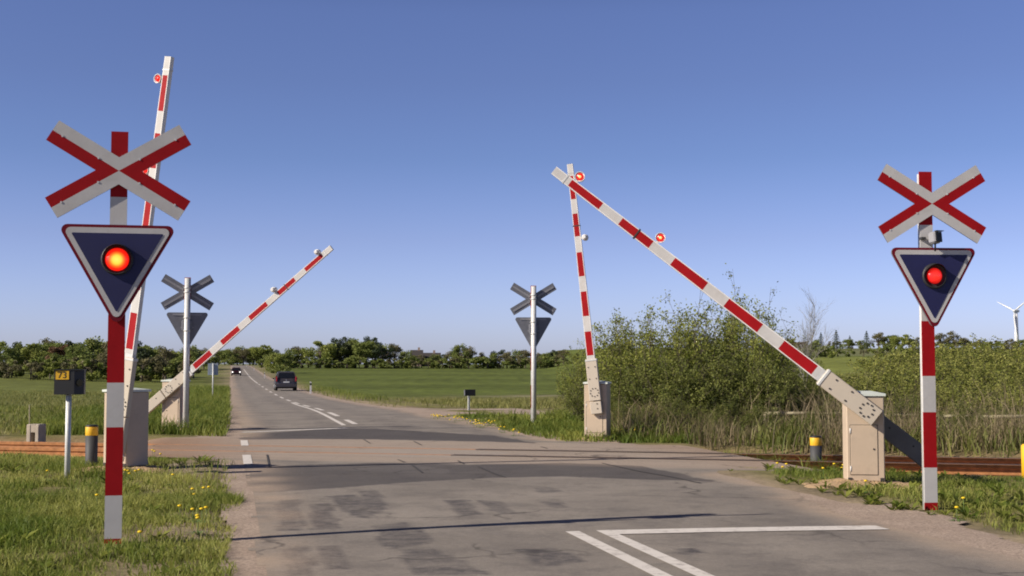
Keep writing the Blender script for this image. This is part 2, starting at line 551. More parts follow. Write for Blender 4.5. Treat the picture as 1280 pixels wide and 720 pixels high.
def road_nodes(nt, b):
    tc = N(nt, 'ShaderNodeTexCoord').outputs['Object']
    A = lambda n: N(nt, 'ShaderNodeAttribute', attribute_name=n).outputs['Fac']
    c = mixc(nt, remap(nt, noise(nt, tc, .5, 8), .35, .65, 0, 1), (.208, .183, .158), (.285, .250, .214))
    c = mixc(nt, remap(nt, noise(nt, tc, 1.7, 9, .72), .48, .70, 0, .75), c, (.135, .120, .108))
    c = mixc(nt, A('deck'), c, (.375, .302, .244))
    c = mixc(nt, A('rust'), c, (.27, .140, .068))
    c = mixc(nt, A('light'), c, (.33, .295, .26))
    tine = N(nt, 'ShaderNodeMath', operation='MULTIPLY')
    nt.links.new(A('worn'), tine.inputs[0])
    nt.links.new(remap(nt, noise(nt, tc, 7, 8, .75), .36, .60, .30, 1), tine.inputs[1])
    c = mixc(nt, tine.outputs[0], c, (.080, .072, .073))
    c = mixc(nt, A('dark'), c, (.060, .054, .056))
    c = mixc(nt, A('sand'), c, (.39, .30, .225))
    vc = N(nt, 'ShaderNodeTexVoronoi', feature='DISTANCE_TO_EDGE'); vc.inputs['Scale'].default_value = .55
    wv = N(nt, 'ShaderNodeVectorMath', operation='ADD'); nz = N(nt, 'ShaderNodeTexNoise'); nz.inputs['Scale'].default_value = 1.4; nz.inputs['Detail'].default_value = 6
    nt.links.new(tc, nz.inputs['Vector']); nt.links.new(tc, wv.inputs[0]); nt.links.new(nz.outputs['Color'], wv.inputs[1]); nt.links.new(wv.outputs['Vector'], vc.inputs['Vector'])
    ck = N(nt, 'ShaderNodeMath', operation='MULTIPLY')
    nt.links.new(remap(nt, vc.outputs['Distance'], .004, .022, 1, 0), ck.inputs[0]); nt.links.new(remap(nt, noise(nt, tc, .35, 3), .50, .60, 0, .7), ck.inputs[1])
    c = mixc(nt, ck.outputs[0], c, (.055, .048, .044))
    fl = remap(nt, noise(nt, tc, 34, 6, .8), .60, .70, 0, .45)
    c = mixc(nt, fl, c, (.10, .086, .076))
    g = remap(nt, noise(nt, tc, 130, 3, .8), .3, .7, .66, 1.34)
    g2 = remap(nt, noise(nt, tc, 26, 5, .7), .3, .7, .86, 1.14)
    mu = N(nt, 'ShaderNodeMath', operation='MULTIPLY'); nt.links.new(g, mu.inputs[0]); nt.links.new(g2, mu.inputs[1])
    sc = N(nt, 'ShaderNodeVectorMath', operation='SCALE')
    nt.links.new(c, sc.inputs[0]); nt.links.new(mu.outputs[0], sc.inputs['Scale'])
    nt.links.new(sc.outputs['Vector'], b.inputs['Base Color'])
    b.inputs['Roughness'].default_value = .88; b.inputs['Specular IOR Level'].default_value = .25
    bumpn(nt, b, noise(nt, tc, 150, 3, .7), .35, .012)


def gravel_nodes(nt, b):
    tc = N(nt, 'ShaderNodeTexCoord').outputs['Object']
    c = mixc(nt, remap(nt, noise(nt, tc, 1.3, 7), .35, .65, 0, 1), (.40, .30, .23), (.50, .385, .30))
    vo = N(nt, 'ShaderNodeTexVoronoi'); vo.inputs['Scale'].default_value = 55
    nt.links.new(tc, vo.inputs['Vector'])
    c = mixc(nt, remap(nt, vo.outputs['Color'], .1, .9, .0, .85), c, (.19, .145, .11))
    g = remap(nt, noise(nt, tc, 60, 4, .8), .3, .7, .75, 1.25)
    sc = N(nt, 'ShaderNodeVectorMath', operation='SCALE')
    nt.links.new(c, sc.inputs[0]); nt.links.new(g, sc.inputs['Scale'])
    nt.links.new(sc.outputs['Vector'], b.inputs['Base Color'])
    b.inputs['Roughness'].default_value = .95
    bumpn(nt, b, noise(nt, tc, 70, 4, .7), .35, .012)


def build_road():
    sv = np.concatenate([np.arange(-30, 5, .4), np.arange(5, 48, .05), np.arange(48, 120, .5), np.arange(120, 521, 2.5)])
    nv = np.arange(-4.4, 10.61, .06)
    S, NN = np.meshgrid(sv, nv, indexing='ij')
    s, n = S.ravel(), NN.ravel()
    x, y = xy(s, n)
    p = TP[0] * x + TP[1] * y
    t = TT[0] * x + TT[1] * y
    wob = (fbm(s, n, .45, 3) - .5)
    wob2 = (fbm(s, n, 2.2, 8) - .5)
    z = base(s) + .004 - .19 * (ss(-n, 1.3, 2.5) + ss(n, 8.4, 9.2)) * ss(p, 19.0, 19.8) * (1 - ss(p, 25, 25.8)) + .02 * (1 - ((n - 3.1) / 3.1) ** 2).clip(0, 1) * (1 - ss(p, 15, 19) * (1 - ss(p, 26, 30)))
    near = ss(s, -10, 6) * (1 - ss(s, 48, 60))
    sig = lambda d, w=.05: 1 / (1 + np.exp(-np.clip(d / w, -40, 40)))
    pw = p + wob * .5
    deck = sig(pw - 19.75, .08) * sig(25.55 - pw, .06)
    stripe = .7 + .3 * np.sin(p * 7.1 + wob * 3)
    wx, wy = x + wob2 * .25, y + wob2 * .25
    vx, vy = x + wob2 * .07, y + wob2 * .07
    stri = np.clip(.35 + 1.25 * (fbm(s * 5.5 + n * 1.2, n * .9, 1.6, 91, 3) - .12), 0, 1)
    hard = lambda poly: inpoly(vx, vy, poly).astype(float) * stri
    soft = lambda poly: inpoly(wx, wy, poly).astype(float)
    pp = lambda *a: [U(*q) for q in a]
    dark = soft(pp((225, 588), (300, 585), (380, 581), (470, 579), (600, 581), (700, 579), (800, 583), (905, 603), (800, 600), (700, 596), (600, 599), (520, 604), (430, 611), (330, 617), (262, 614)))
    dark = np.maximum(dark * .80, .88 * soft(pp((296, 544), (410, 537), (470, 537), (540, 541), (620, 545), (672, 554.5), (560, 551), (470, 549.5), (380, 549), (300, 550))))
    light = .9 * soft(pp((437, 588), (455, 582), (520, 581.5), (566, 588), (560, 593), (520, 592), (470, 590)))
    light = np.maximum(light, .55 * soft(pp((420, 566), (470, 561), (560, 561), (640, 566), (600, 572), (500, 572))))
    worn = np.zeros_like(s)
    for q in [((347, 626), (374, 626), (380, 664), (347, 665)), ((388, 632), (414, 630), (426, 662), (392, 664)),
              ((408, 622), (440, 620), (486, 638), (455, 652), (430, 640)), ((446, 616), (470, 615), (484, 634), (462, 640)),
              ((556, 628), (586, 627), (602, 646), (576, 648)), ((596, 628), (622, 629), (648, 644), (622, 646)),
              ((358, 684), (384, 684), (394, 722), (362, 722)), ((398, 684), (428, 684), (440, 714), (408, 714)),
              ((465, 660), (510, 655), (545, 680), (488, 690)), ((495, 690), (545, 690), (610, 722), (520, 722)),
              ((640, 690), (690, 688), (740, 705), (680, 712)), ((664, 612), (690, 610), (704, 616), (676, 620)),
              ((676, 630), (700, 630), (712, 637), (690, 638)), ((840, 690), (870, 688), (884, 695), (850, 697))]:
        worn = np.maximum(worn, hard(pp(*q)))
    track = np.exp(-((n - 4.0) / .38) ** 2) + np.exp(-((n - 5.5) / .38) ** 2) + np.exp(-((n - .9) / .35) ** 2) + np.exp(-((n - 2.35) / .35) ** 2)
    worn = np.clip(worn * .95 + track * .30 * (1 - deck) * fbm(s, n, .25, 21) * 1.6, 0, 1)
    rust = deck * np.clip(ss(-n, -.9, 1.4) * .9 + ss(n, 6.8, 8.2) * .35, 0, 1) * (.6 + .4 * fbm(x, y, 1.1, 5))
    rust = np.maximum(rust, deck * .22 * np.exp(-((np.minimum(np.abs(p - RAIL_A), np.abs(p - RAIL_B))) / .16) ** 2) * 1.5)
    # edges
    le = .20 + wob * .22 + wob2 * .10
    re = 6.22 - .38 * ss(s, 30, 40) + wob * .25 + wob2 * .10 + .55 * ss(s, 12.5, 16) * (1 - ss(s, 18, 20))
    le = le - 2.6 * sig(p - 19.9, .12) * sig(25.2 - p, .12)
    re = re + 2.6 * sig(p - 19.6, .25) * sig(25.7 - p, .2)
    gl = np.minimum(-.16 + wob * .4 + wob2 * .25, le - .02)
    gr = 6.62 - .30 * ss(s, 34, 50) + wob * .7 + wob2 * .3 + .55 * ss(s, 9, 13) * (1 - ss(s, 40, 46)) + .35 * ss(s, 16, 18) * (1 - ss(s, 25, 28))
    gl = gl - .9 * ss(s, 17.5, 19.5) * (1 - ss(s, 21, 22)) - 2.2 * ss(p, 24.5, 25.2) * (1 - ss(p, 26.0, 26.6))
    gr = np.maximum(gr, re + .02)
    sand = np.clip(sig(le + .42 - n, .13) + sig(n - re + .35, .09), 0, 1) * np.clip(fbm(s, n, 1.6, 31) * 1.7 - .2, 0, 1) * (1 - deck * .5)
    sand = np.maximum(sand, .35 * deck * fbm(x, y, .8, 44))
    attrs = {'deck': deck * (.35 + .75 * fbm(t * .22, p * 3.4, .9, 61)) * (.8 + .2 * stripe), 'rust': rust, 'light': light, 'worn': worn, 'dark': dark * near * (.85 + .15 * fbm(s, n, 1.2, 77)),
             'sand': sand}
    ns, nn = S.shape
    idx = np.arange(ns * nn).reshape(ns, nn)
    faces = np.stack([idx[:-1, :-1], idx[:-1, 1:], idx[1:, 1:], idx[1:, :-1]], -1).reshape(-1, 4)
    inside = (n > le) & (n < re)
    grav = ((n > gl) & (n < gr)) & ~inside
    fi = inside[faces].all(1)
    fg = (grav | inside)[faces].all(1) & ~fi

    def sub(fs, name, mat, at, dz):
        used, inv = np.unique(fs, return_inverse=True)
        V = np.stack([x, y, z + dz], 1)[used]
        me = np_mesh(name, V, inv.reshape(fs.shape)[:, ::-1], mat, {k: v[used] for k, v in at.items()}, smooth=True)
        return tag(link_mesh(name, me), kind='structure')
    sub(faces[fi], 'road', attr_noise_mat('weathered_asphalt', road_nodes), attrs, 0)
    sub(faces[fg], 'gravel_shoulder', attr_noise_mat('sandy_gravel', gravel_nodes), {}, -.002)


build_road()


def road_z(s, n):
    x, y = xy(s, n)
    p = TP[0] * x + TP[1] * y
    k = np.clip(1 - ((n - 3.1) / 3.1) ** 2, 0, 1)
    return base(s) + .004 + .02 * k * (1 - ss(p, 15, 19) * (1 - ss(p, 26, 30)))


def paint_nodes(nt, b):
    tc = N(nt, 'ShaderNodeTexCoord').outputs['Object']
    w = remap(nt, noise(nt, tc, 9, 8, .78), .50, .68, 0, .8)
    c = mixc(nt, w, (.68, .63, .575), (.28, .245, .215))
    nt.links.new(c, b.inputs['Base Color'])
    b.inputs['Roughness'].default_value = .7


MARK = attr_noise_mat('worn_white_road_paint', paint_nodes)
TAR = new_mat('black_tar_joint', (.045, .040, .038), .8)


def strip_on_road(name, pts, width, mat, dz=.005, step=.4):
    """flat ribbon along a polyline given in road coordinates (s, n)"""
    out = []
    for (a, b) in zip(pts[:-1], pts[1:]):
        L = math.hypot(b[0] - a[0], b[1] - a[1]); k = max(1, int(L / step))
        for i in range(k): out.append((a[0] + (b[0] - a[0]) * i / k, a[1] + (b[1] - a[1]) * i / k))
    out.append(pts[-1])
    V, Fc = [], []
    for i, q in enumerate(out):
        a, b = out[max(0, i - 1)], out[min(len(out) - 1, i + 1)]
        d = Vector((b[0] - a[0], b[1] - a[1])).normalized(); pr = Vector((-d.y, d.x))
        for sg in (-1, 1):
            s_, n_ = q[0] + pr.x * sg * width / 2, q[1] + pr.y * sg * width / 2
            X, Y = xy(s_, n_)
            V.append((X, Y, float(road_z(s_, n_)) + dz))
    for i in range(len(out) - 1): Fc.append((2 * i, 2 * i + 1, 2 * i + 3, 2 * i + 2))
    return V, Fc


def marking(name, pts, width, mat=None, dz=.006):
    V, Fc = strip_on_road(name, pts, width, mat, dz)
    o = MB().add(V, Fc).build(name, mat or MARK)
    return tag(o, kind='structure')


marking('stop_line', [(11.62, 3.42), (11.56, 6.03)], .30)
marking('centre_line', [(-28, 3.06), (0, 3.06), (11.75, 3.06)], .13)
marking('centre_line', [(-28, 3.355), (0, 3.355), (11.77, 3.355)], .13)
marking('stop_line', [(30.55, .25), (31.75, 2.75)], .26)
marking('centre_line', [(33.2, 2.78), (60, 2.9), (66, 2.95)], .12)
for a, b in ((33.8, 36.6), (39.4, 43.2), (46.0, 50.2), (54, 58.5), (62.5, 67), (71, 76), (81, 86), (92, 97), (104, 109), (117, 122), (131, 137), (146, 152)):
    marking('centre_dash', [(a, 3.12), (b, 3.12)], .15)
marking('centre_line', [(158, 3.1), (220, 3.1), (330, 3.1)], .15)
for a, b in ((20.9, 23.0), (25.6, 27.4)):
    marking('edge_dash', [(a, .28), (b, .28)], .14)
rl = lambda *pts: [tuple(float(v) for v in sn(*U(*q))) for q in pts]
for pts in ([(455, 550), (463, 555)], [(517, 552), (527, 557)], [(497, 575), (506, 578.5)], [(515, 582), (528, 592)],
            [(572, 576.5), (580, 580.5)], [(598, 584), (620, 594), (632, 598)], [(334, 569), (337, 585)],
            [(752, 579.5), (800, 590), (845, 598), (876, 605)], [(676, 559), (684, 561)]):
    marking('road_crack', rl(*pts), .032, TAR, .007)

# gravel pull-off on the far right
def build_lane():
    a = np.linspace(5.75, 10.5, 40); V = []; Fc = []
    for i, n_ in enumerate(a):
        w0 = 40.6 - 2.4 * math.exp(-(n_ - 5.75) / .9) + .3 * math.sin(n_ * 2); w1 = 48.4 + 3.6 * math.exp(-(n_ - 5.75) / 1.2) + .3 * math.sin(n_ * 1.3)
        for k in range(9):
            s_ = w0 + (w1 - w0) * k / 8; X, Y = xy(s_, n_)
            V.append((X, Y, float(base(s_)) + .012 - .02 * ss(n_, 6.5, 8)))
    for i in range(39):
        for k in range(8): Fc.append((i * 9 + k, i * 9 + 9 + k, i * 9 + 10 + k, i * 9 + k + 1))
    o = MB(); o.add(V, Fc, 0, True)
    tag(o.build('gravel_lane', bpy.data.materials['sandy_gravel']), kind='structure')


build_lane()


# ------------------------------------------------------------------ railway track
def build_track():
    root = empty('railway_track', (*(TP * RAIL_A + TT * 0), 0), math.atan2(TT[1], TT[0]),
                 'rusty single railway track crossing the road on the skew', 'railway track')
    prof = [(-.072, -.160), (.072, -.160), (.072, -.148), (.016, -.128), (.011, -.075), (.036, -.058), (.036, -.008), (.028, 0),
            (-.028, 0), (-.036, -.008), (-.036, -.058), (-.011, -.075), (-.016, -.128), (-.072, -.148)]
    for y0 in (0, RAIL_B - RAIL_A):
        m = MB(); xs = np.linspace(-75, 75, 61)
        V = [(x_, y0 + a, b + .009) for x_ in xs for a, b in prof]; n = len(prof)
        Fc, mi = [], []
        for i in range(len(xs) - 1):
            for k in range(n):
                m.add([], []) if False else None
                Fc.append((i * n + k, i * n + n + k, i * n + n + (k + 1) % n, i * n + (k + 1) % n)); mi.append(1 if k == 7 else 0)
        m.add(V, Fc); m.m = mi
        m.add(V[:n], [tuple(range(n))]); m.add(V[-n:], [tuple(range(n - 1, -1, -1))])
        m.build('rail', [M['rust'], M['railhead']], root)
    sl = MB().box((0, 0, 0), (.24, 2.5, .14), bev=.015).build('sleeper', M['sleeper'], root)
    first = True
    for k in range(-42, 50):
        x_ = k * .62
        wx, wy = TP * RAIL_A + TT * x_
        n_ = sn(wx, wy)[1]
        if -3.2 < n_ < 9.4: continue
        o = sl if first else sl.copy()
        if not first: COL.objects.link(o); o.parent = root
        first = False
        o.location = (x_, (RAIL_B - RAIL_A) / 2, -.225 + random.uniform(-.01, .01))
    # ballast bed
    xs = np.arange(-75, 75.1, .5); ys = np.linspace(-1.5, 3.0, 19)
    V, Fc = [], []
    for x_ in xs:
        for y_ in ys:
            edge = max(0, abs(y_ - .75) - 1.45)
            wx, wy = TP * (RAIL_A + y_) + TT * x_
            V.append((wx, wy, -.168 - edge * .12 + .022 * math.sin(x_ * 7.3 + y_ * 5) * math.sin(y_ * 9 - x_ * 3.1)))
    w = len(ys)
    for i in range(len(xs) - 1):
        for k in range(w - 1): Fc.append((i * w + k, i * w + w + k, i * w + w + k + 1, i * w + k + 1))

    def bn(nt, b):
        tc = N(nt, 'ShaderNodeTexCoord').outputs['Object']
        vo = N(nt, 'ShaderNodeTexVoronoi'); vo.inputs['Scale'].default_value = 17
        nt.links.new(tc, vo.inputs['Vector'])
        c = mixc(nt, remap(nt, vo.outputs['Color'], .1, .9, 0, 1), (.27, .145, .062), (.43, .265, .135))
        c = mixc(nt, remap(nt, vo.outputs['Distance'], .25, .6, 0, .8), c, (.06, .04, .025))
        nt.links.new(c, b.inputs['Base Color']); b.inputs['Roughness'].default_value = .95
        bumpn(nt, b, vo.outputs['Distance'], .9, .04)
    tag(MB().add(V, Fc, 0, True).build('ballast', attr_noise_mat('rusty_ballast', bn)), kind='structure')
    # dark sheets painting the shade of the flangeway gaps beside each rail
    for y0 in (0, RAIL_B - RAIL_A):
        for off in (-.085, .085):
            a = [tuple(float(q) for q in sn(*(TP * (RAIL_A + y0 + off) + TT * t_))) for t_ in np.linspace(-6.6, 5.2 if y0 == 0 else 4.4, 30)]
            marking('flangeway_shade', a, 0.09 if off < 0 else .07, M['gap_shade'], .006)


build_track()


# ------------------------------------------------------------------ level crossing signs
def rounded_tri(w, h, r, zc):
    """inverted triangle, top edge centred on x=0, z measured from zc (top edge)"""
    corners = [Vector((-w / 2, 0)), Vector((0, -h)), Vector((w / 2, 0))]
    out = []
    for i in range(3):
        p, a, b = corners[i], corners[i - 1], corners[(i + 1) % 3]
        da, db = (a - p).normalized(), (b - p).normalized()
        half = math.acos(max(-1, min(1, da.dot(db)))) / 2
        d = r / math.tan(half)
        c = p + (da + db).normalized() * (r / math.sin(half))
        s0, e0 = p + da * d - c, p + db * d - c
        a0, a1 = math.atan2(s0.y, s0.x), math.atan2(e0.y, e0.x)
        while a1 < a0: a1 += 2 * math.pi
        if a1 - a0 > math.pi: a1 -= 2 * math.pi
        for k in range(6):
            t = a0 + (a1 - a0) * k / 5
            out.append((c.x + r * math.cos(t), zc + c.y + r * math.sin(t)))
    return out


def crossing_sign(loc, yaw, label, lamp, detector=False, lean=0.0, dx=0.0):
    root = empty('level_crossing_sign', loc, yaw, label, 'crossing sign', 'level crossing signs')
    root.rotation_euler = (0, lean, yaw)
    H_ = 3.56
    MB().tube((0, .062, -.4), (0, .062, H_ - .02), .064, n=24).build('pole', M['galv'], root)
    m = MB()
    bands = [(-.3, .065, 0), (.065, .43, 1), (.43, 1.01, 0), (1.01, 1.39, 1), (1.39, 1.97, 0), (1.97, 2.99, 1), (2.99, H_, 0)]
    for a, b, k in bands:
        m.box((0, 0, (a + b) / 2), (.142, .012, b - a), k)
    m.build('face_plate', [M['red'], M['sheet']], root)
    # saltire: white chevrons above and below, red ones left and right
    zc, hw, hl, an = 3.215, .100, .645, R(31.2)
    d1, d2 = Vector((math.cos(an), math.sin(an))), Vector((-math.cos(an), math.sin(an)))
    p1, p2 = Vector((-d1.y, d1.x)), Vector((d2.y, -d2.x))
    top = Vector((0, hw / math.cos(an))); lef = Vector((-hw / math.sin(an), 0))
    rot = lambda q: -q
    ur, ul = d1 * hl, d2 * hl
    ur_t, ul_t = ur + p1 * hw, ul + p2 * hw
    ur_b, ul_b = ur - p1 * hw, ul - p2 * hw
    mirx = lambda q: Vector((-q.x, q.y)); mirz = lambda q: Vector((q.x, -q.y))
    wt = [Vector((0, 0)), ur, ur_t, top, ul_t, ul]
    wb = [mirz(q) for q in wt][::-1]
    rl_ = [Vector((0, 0)), ul, ul_b, lef, mirz(ul_b), mirz(ul)]
    rr_ = [mirx(q) for q in rl_][::-1]
    cb = MB()
    for poly, k in ((wt, 1), (wb, 1), (rl_, 0), (rr_, 0)):
        cb.prism([(q.x, zc + q.y) for q in poly], -.030, -.012, 2, k, 2)
    for d in (d1, d2):      # folded stiffening ribs on the back of each arm
        rm = Matrix.Rotation(-math.atan2(d.y, d.x), 3, 'Y')
        for sg in (-1, 1):
            c = d * (.36 * sg)
            cb.box((c.x, -.006, zc + c.y), (.50, .010, .045), 3, rm)
    cb.build('cross_board', [M['red'], M['sheet'], M['alu_back'], M['alu_rib']], root).location.x = dx
    rv = None
    for d in (d1, d2):
        for t_ in (-.55, -.2, .2, .55):
            c = d * t_
            if rv is None: o = rv = MB().tube((0, -.034, 0), (0, -.029, 0), .009, n=8).build('rivet', M['galv'], root)
            else:
                o = rv.copy(); COL.objects.link(o); o.parent = root
            o.location = (c.x + dx, 0, zc + c.y)
    # triangle with dark blue field
    zt, w, h = 2.745, 1.0, .855
    tp = MB()
    tp.prism(rounded_tri(w, h + .03, .05, zt), -.040, -.014, 2, 0, 2)
    tp.prism(rounded_tri(w - .088, h - .046, .04, zt - .025), -.043, -.0402, 1, 1, 1)
    tp.prism(rounded_tri(w - .235, h - .175, .008, zt - .073), -.046, -.0432, 3, 3, 3)
    for sg in (-1, 1): tp.box((0, -.009, zt - .05 - (.0 if sg < 0 else .30)), (.66 if sg < 0 else .30, .010, .035), 4)
    tri = tp.build('triangle_board', [M['maroon'], M['sheet'], M['alu_back'], M['blue'], M['alu_rib']], root)
    tri.location.x = dx
    zl = zt - .30
    hd = MB(); hd.lathe([(.135, 0), (.135, .02), (.118, .035), (.118, .012), (0, .012)], 28, 0, (0, -.0465, zl), (0, -1, 0), cap=False)
    # visor over the upper half of the lamp
    V, Fc = [], []
    for i in range(13):
        t = math.pi * (i / 12)
        for (rr, yy) in ((.130, -.055), (.124, -.055 - .10 * max(.15, math.sin(t)))): V.append((rr * math.cos(t), yy, zl + rr * math.sin(t)))
    for i in range(12): Fc.append((2 * i, 2 * i + 1, 2 * i + 3, 2 * i + 2))
    hd.add(V, Fc, 0, True)
    hd.build('lamp_hood', M['black'], tri)
    lr = .92 if lamp == 'bright' else .78
    ln = MB(); ln.lathe([(.108 * lr, .0), (.095 * lr, .022), (.06 * lr, .038), (0, .045)], 28, 0, (0, -.0592, zl), (0, -1, 0))
    ln.build('lamp_lens', M['lit_lens'] if lamp == 'bright' else M['red_lens'], tri)
    MB().box((0, .02, zl), (.24, .05, .24), bev=.015).build('lamp_box', M['alu_back'], tri)
    for z_ in (zc, zt - .12, zt - .42, zc - .12 + .22):
        c = MB(); c.lathe([(.067, -.022), (.071, -.020), (.071, .020), (.067, .022)], 20, 0, (0, .062, z_)); c.box((.0, .0, z_), (.15, .016, .032))
        c.box((.075, .055, z_), (.03, .03, .03)); c.build('clamp', M['galv'], root)
    if detector:
        d = MB(); d.box((0, 0, 0), (.12, .13, .145), 0, bev=.02)
        o = d.build('detector', M['alu_rib'], root); o.scale = (.85, .85, .85); o.location = (.055, -.09, 2.845); o.rotation_euler = (R(-6), 0, R(22))
        e = MB(); e.box((0, -.072, .0), (.108, .016, .128), 0, bev=.006); e.box((0, -.085, .072), (.125, .05, .006), 0); e.build('detector_window', M['black'], o)
        MB().tube((0, 0, -.07), (.02, .03, -.16), .012, n=8).build('cable', M['black'], o)
        MB().box((-.05, -.02, 2.845), (.05, .07, .025)).build('bracket', M['bolt'], root)
    return root


def on_ground(px, py):
    x, y = U(px, py); return x, y


def at_ground(px, py, dz=0):
    x, y = U(px, py); return (x, y, gz1(x, y) + dz)


crossing_sign((*U(141, 683), 0), R(12), 'nearest red and white level crossing sign, warning lamp glowing bright orange in its triangle', 'bright')
right_sign = crossing_sign((*U(1164, 636), 0), R(5), 'red and white level crossing sign with a small black detector and a dull red lamp', 'dull', True, 0.0, .06)
right_sign.scale = (1, 1, 1.022)
crossing_sign((*U(232, 539), 0), R(192), 'grey back of the level crossing sign in front of the slanting far barrier cabinet', 'dull')
crossing_sign((*U(667, 531), 0), R(186), 'grey back of the level crossing sign standing alone in the grass by the far verge', 'dull')


# ------------------------------------------------------------------ barriers
BANDS = [(0.146, .160, 1), (.160, .264, 0), (.264, .331, 1), (.331, .438, 0), (.438, .505, 1), (.505, .610, 0), (.610, .680, 1),
         (.680, .780, 0), (.780, .844, 1), (.844, .946, 0), (.946, 1.0, 1)]


def barrier(loc, u, side, elev, length, label, lens_side, weight_front, lit, mound=True, lid=True, tail=.95, shift=0.0):
    yaw = math.atan2(u[1], u[0])
    root = empty('level_crossing_barrier', loc, yaw, label, 'barrier', 'half barriers of the crossing')
    hz = .97
    c = MB()
    c.box((0, 0, .60), (.47, .44, 1.08), 0, bev=.012)
    cab = c.build('cabinet', M['cab'], root)
    MB().box((0, 0, .03), (.43, .40, .05)).build('foot_frame', M['bolt'], cab)
    l = MB()
    V = [(-.255, -.24, 1.143), (.255, -.24, 1.143), (.255, .24, 1.143), (-.255, .24, 1.143), (-.255, -.24, 1.175), (.255, -.24, 1.175), (.255, .24, 1.175), (-.255, .24, 1.175), (-.1, 0, 1.205), (.1, 0, 1.205)]
    l.add(V, [(3, 2, 1, 0), (0, 1, 5, 4), (1, 2, 6, 5), (2, 3, 7, 6), (3, 0, 4, 7), (4, 5, 9, 8), (5, 6, 9), (6, 7, 8, 9), (7, 4, 8)])
    l.build('lid', M['cab_lid'], cab)
    for sg in (-1, 1):
        d = MB(); d.box((.02, sg * .2225, .46), (.334, .008, .624), 0, bev=.003)
        dr = d.build('door', M['cab'], cab)
        MB().box((.02, sg * .2203, .46), (.348, .004, .638)).build('door_seam', M['bolt'], dr)
        for hz_ in (.22, .70): MB().tube((.188, sg * .2245, hz_ - .035), (.188, sg * .2245, hz_ + .035), .009, n=8).build('hinge', M['galv'], dr)
        MB().tube((-.10, sg * .224, .47), (-.10, sg * .233, .47), .012, n=10).build('lock', M['bolt'], dr)
    for sx in (-1, 1):
        for sy in (-1, 1):
            MB().box((sx * .20, sy * .2255, .085), (.05, .012, .045)).build('corner_bracket', M['bolt'], cab)
    MB().tube((0, -.30 if side < 0 else -.24, hz), (0, .24 if side < 0 else .30, hz), .045, n=16).build('axle', M['bolt'], cab)
    # arm frame: x along the boom, y outwards, z up, pivoted at the hinge
    arm = empty('boom_arm', (shift, side * .295, hz))
    arm.parent = root
    arm.rotation_euler = (0, -elev, 0)
    br = MB(); br.box((.26, 0, 0), (.86, .085, .235), 0, bev=.008)
    bk = br.build('arm_bracket', M['arm'], arm)
    MB().box((.66, 0, 0), (.035, .10, .245), bev=.004).build('clamp_ring', M['galv'], bk)
    bolts = [(.0 + .085 * math.cos(t), .085 * math.sin(t)) for t in [2 * math.pi * (i + .5) / 9 for i in range(9)]] + [(.28, .07), (.28, -.07), (.52, .07), (.52, -.07)]
    proto = None
    for bx, bz in bolts:
        if proto is None:
            o = proto = MB().tube((0, -.053, 0), (0, .053, 0), .012, n=8).build('bolt', M['bolt'], bk)
        else:
            o = proto.copy(); COL.objects.link(o); o.parent = bk
        o.location = (bx, 0, bz)
    # counterweight
    yo = 0 if weight_front else -side * .59
    w = MB(); w.box((-.16 - tail / 2 - .03, yo, 0), (tail, .085, .235), 0, bev=.01)
    if not weight_front: w.box((-.02, yo, 0), (.32, .05, .21), 0)
    cw = w.build('counterweight', M['arm'] if weight_front else M['weight'], arm)  # rear weight coloured dark for the shade behind the cabinet
    for t_ in (.3, .7):
        MB().tube((-.16 - tail * t_, yo - .05, .03), (-.16 - tail * t_, yo + .05, .03), .014, n=8).build('bolt', M['bolt'], cw)
    # boom: box section, bands on the broad faces, white narrow edges and margins
    b = MB()
    hh = lambda f: .5 * (.165 + (.118 - .165) * (f - .14) / .86)
    th = .036
    cuts = [(.128, .146, 2)] + BANDS
    for f0, f1, k in cuts:
        x0, x1 = f0 * length, f1 * length; h0, h1 = hh(f0), hh(f1); e = .012
        for sg in (-1, 1):
            rows = [(-1, -1, 0), (-1, 0, 1), (0, 1, 0)]
            zs0 = [-h0, -h0 + e, h0 - e, h0]; zs1 = [-h1, -h1 + e, h1 - e, h1]
            for r_ in range(3):
                q = [(x0, sg * th, zs0[r_]), (x1, sg * th, zs1[r_]), (x1, sg * th, zs1[r_ + 1]), (x0, sg * th, zs0[r_ + 1])]
                if sg > 0: q = q[::-1]
                b.add(q, [(0, 1, 2, 3)], (3 if k == 1 else k) if (r_ == 1 or k == 2) else 1)
        b.add([(x0, -th, h0), (x1, -th, h1), (x1, th, h1), (x0, th, h0)], [(0, 1, 2, 3)], 1 if k != 2 else 2)
        b.add([(x0, th, -h0), (x1, th, -h1), (x1, -th, -h1), (x0, -th, -h0)], [(0, 1, 2, 3)], 1 if k != 2 else 2)
    h1 = hh(1.0)
    b.add([(length, -th, -h1), (length, th, -h1), (length, th, h1), (length, -th, h1)], [(0, 1, 2, 3)], 1)
    boom = b.build('boom', [M['red'], M['white'], M['galv'], M['sheet']], arm)
    MB().box((.765 * length * .95, 0, 0), (.02, .082, .152)).build('boom_clamp', M['bolt'], boom)
    MB().box((.962 * length, 0, 0), (.022, .080, .134)).build('boom_clamp', M['galv'], boom)
    # boom lamps
    for f in (.672, .935):
        h0 = hh(f); ax = (0, lens_side, 0)
        lm = MB()
        ctr = (f * length, 0, h0 + .078)
        lm.box((f * length, 0, h0 + .03), (.03, .03, .07), 0)
        lm.lathe([(.030, -.11), (.045, -.09), (.062, .02), (.068, .05), (.062, .05), (.058, .03), (.046, .027)], 20, 0, ctr, ax, cap=False)
        lm.lathe([(.0, -.121), (.035, -.12)], 20, 0, ctr, ax, cap=False)
        lm.lathe([(.048, -.05), (.060, -.05), (.060, .0)], 20, 0, ctr, ax, cap=False)
        la = lm.build('boom_lamp', M['white'], boom)
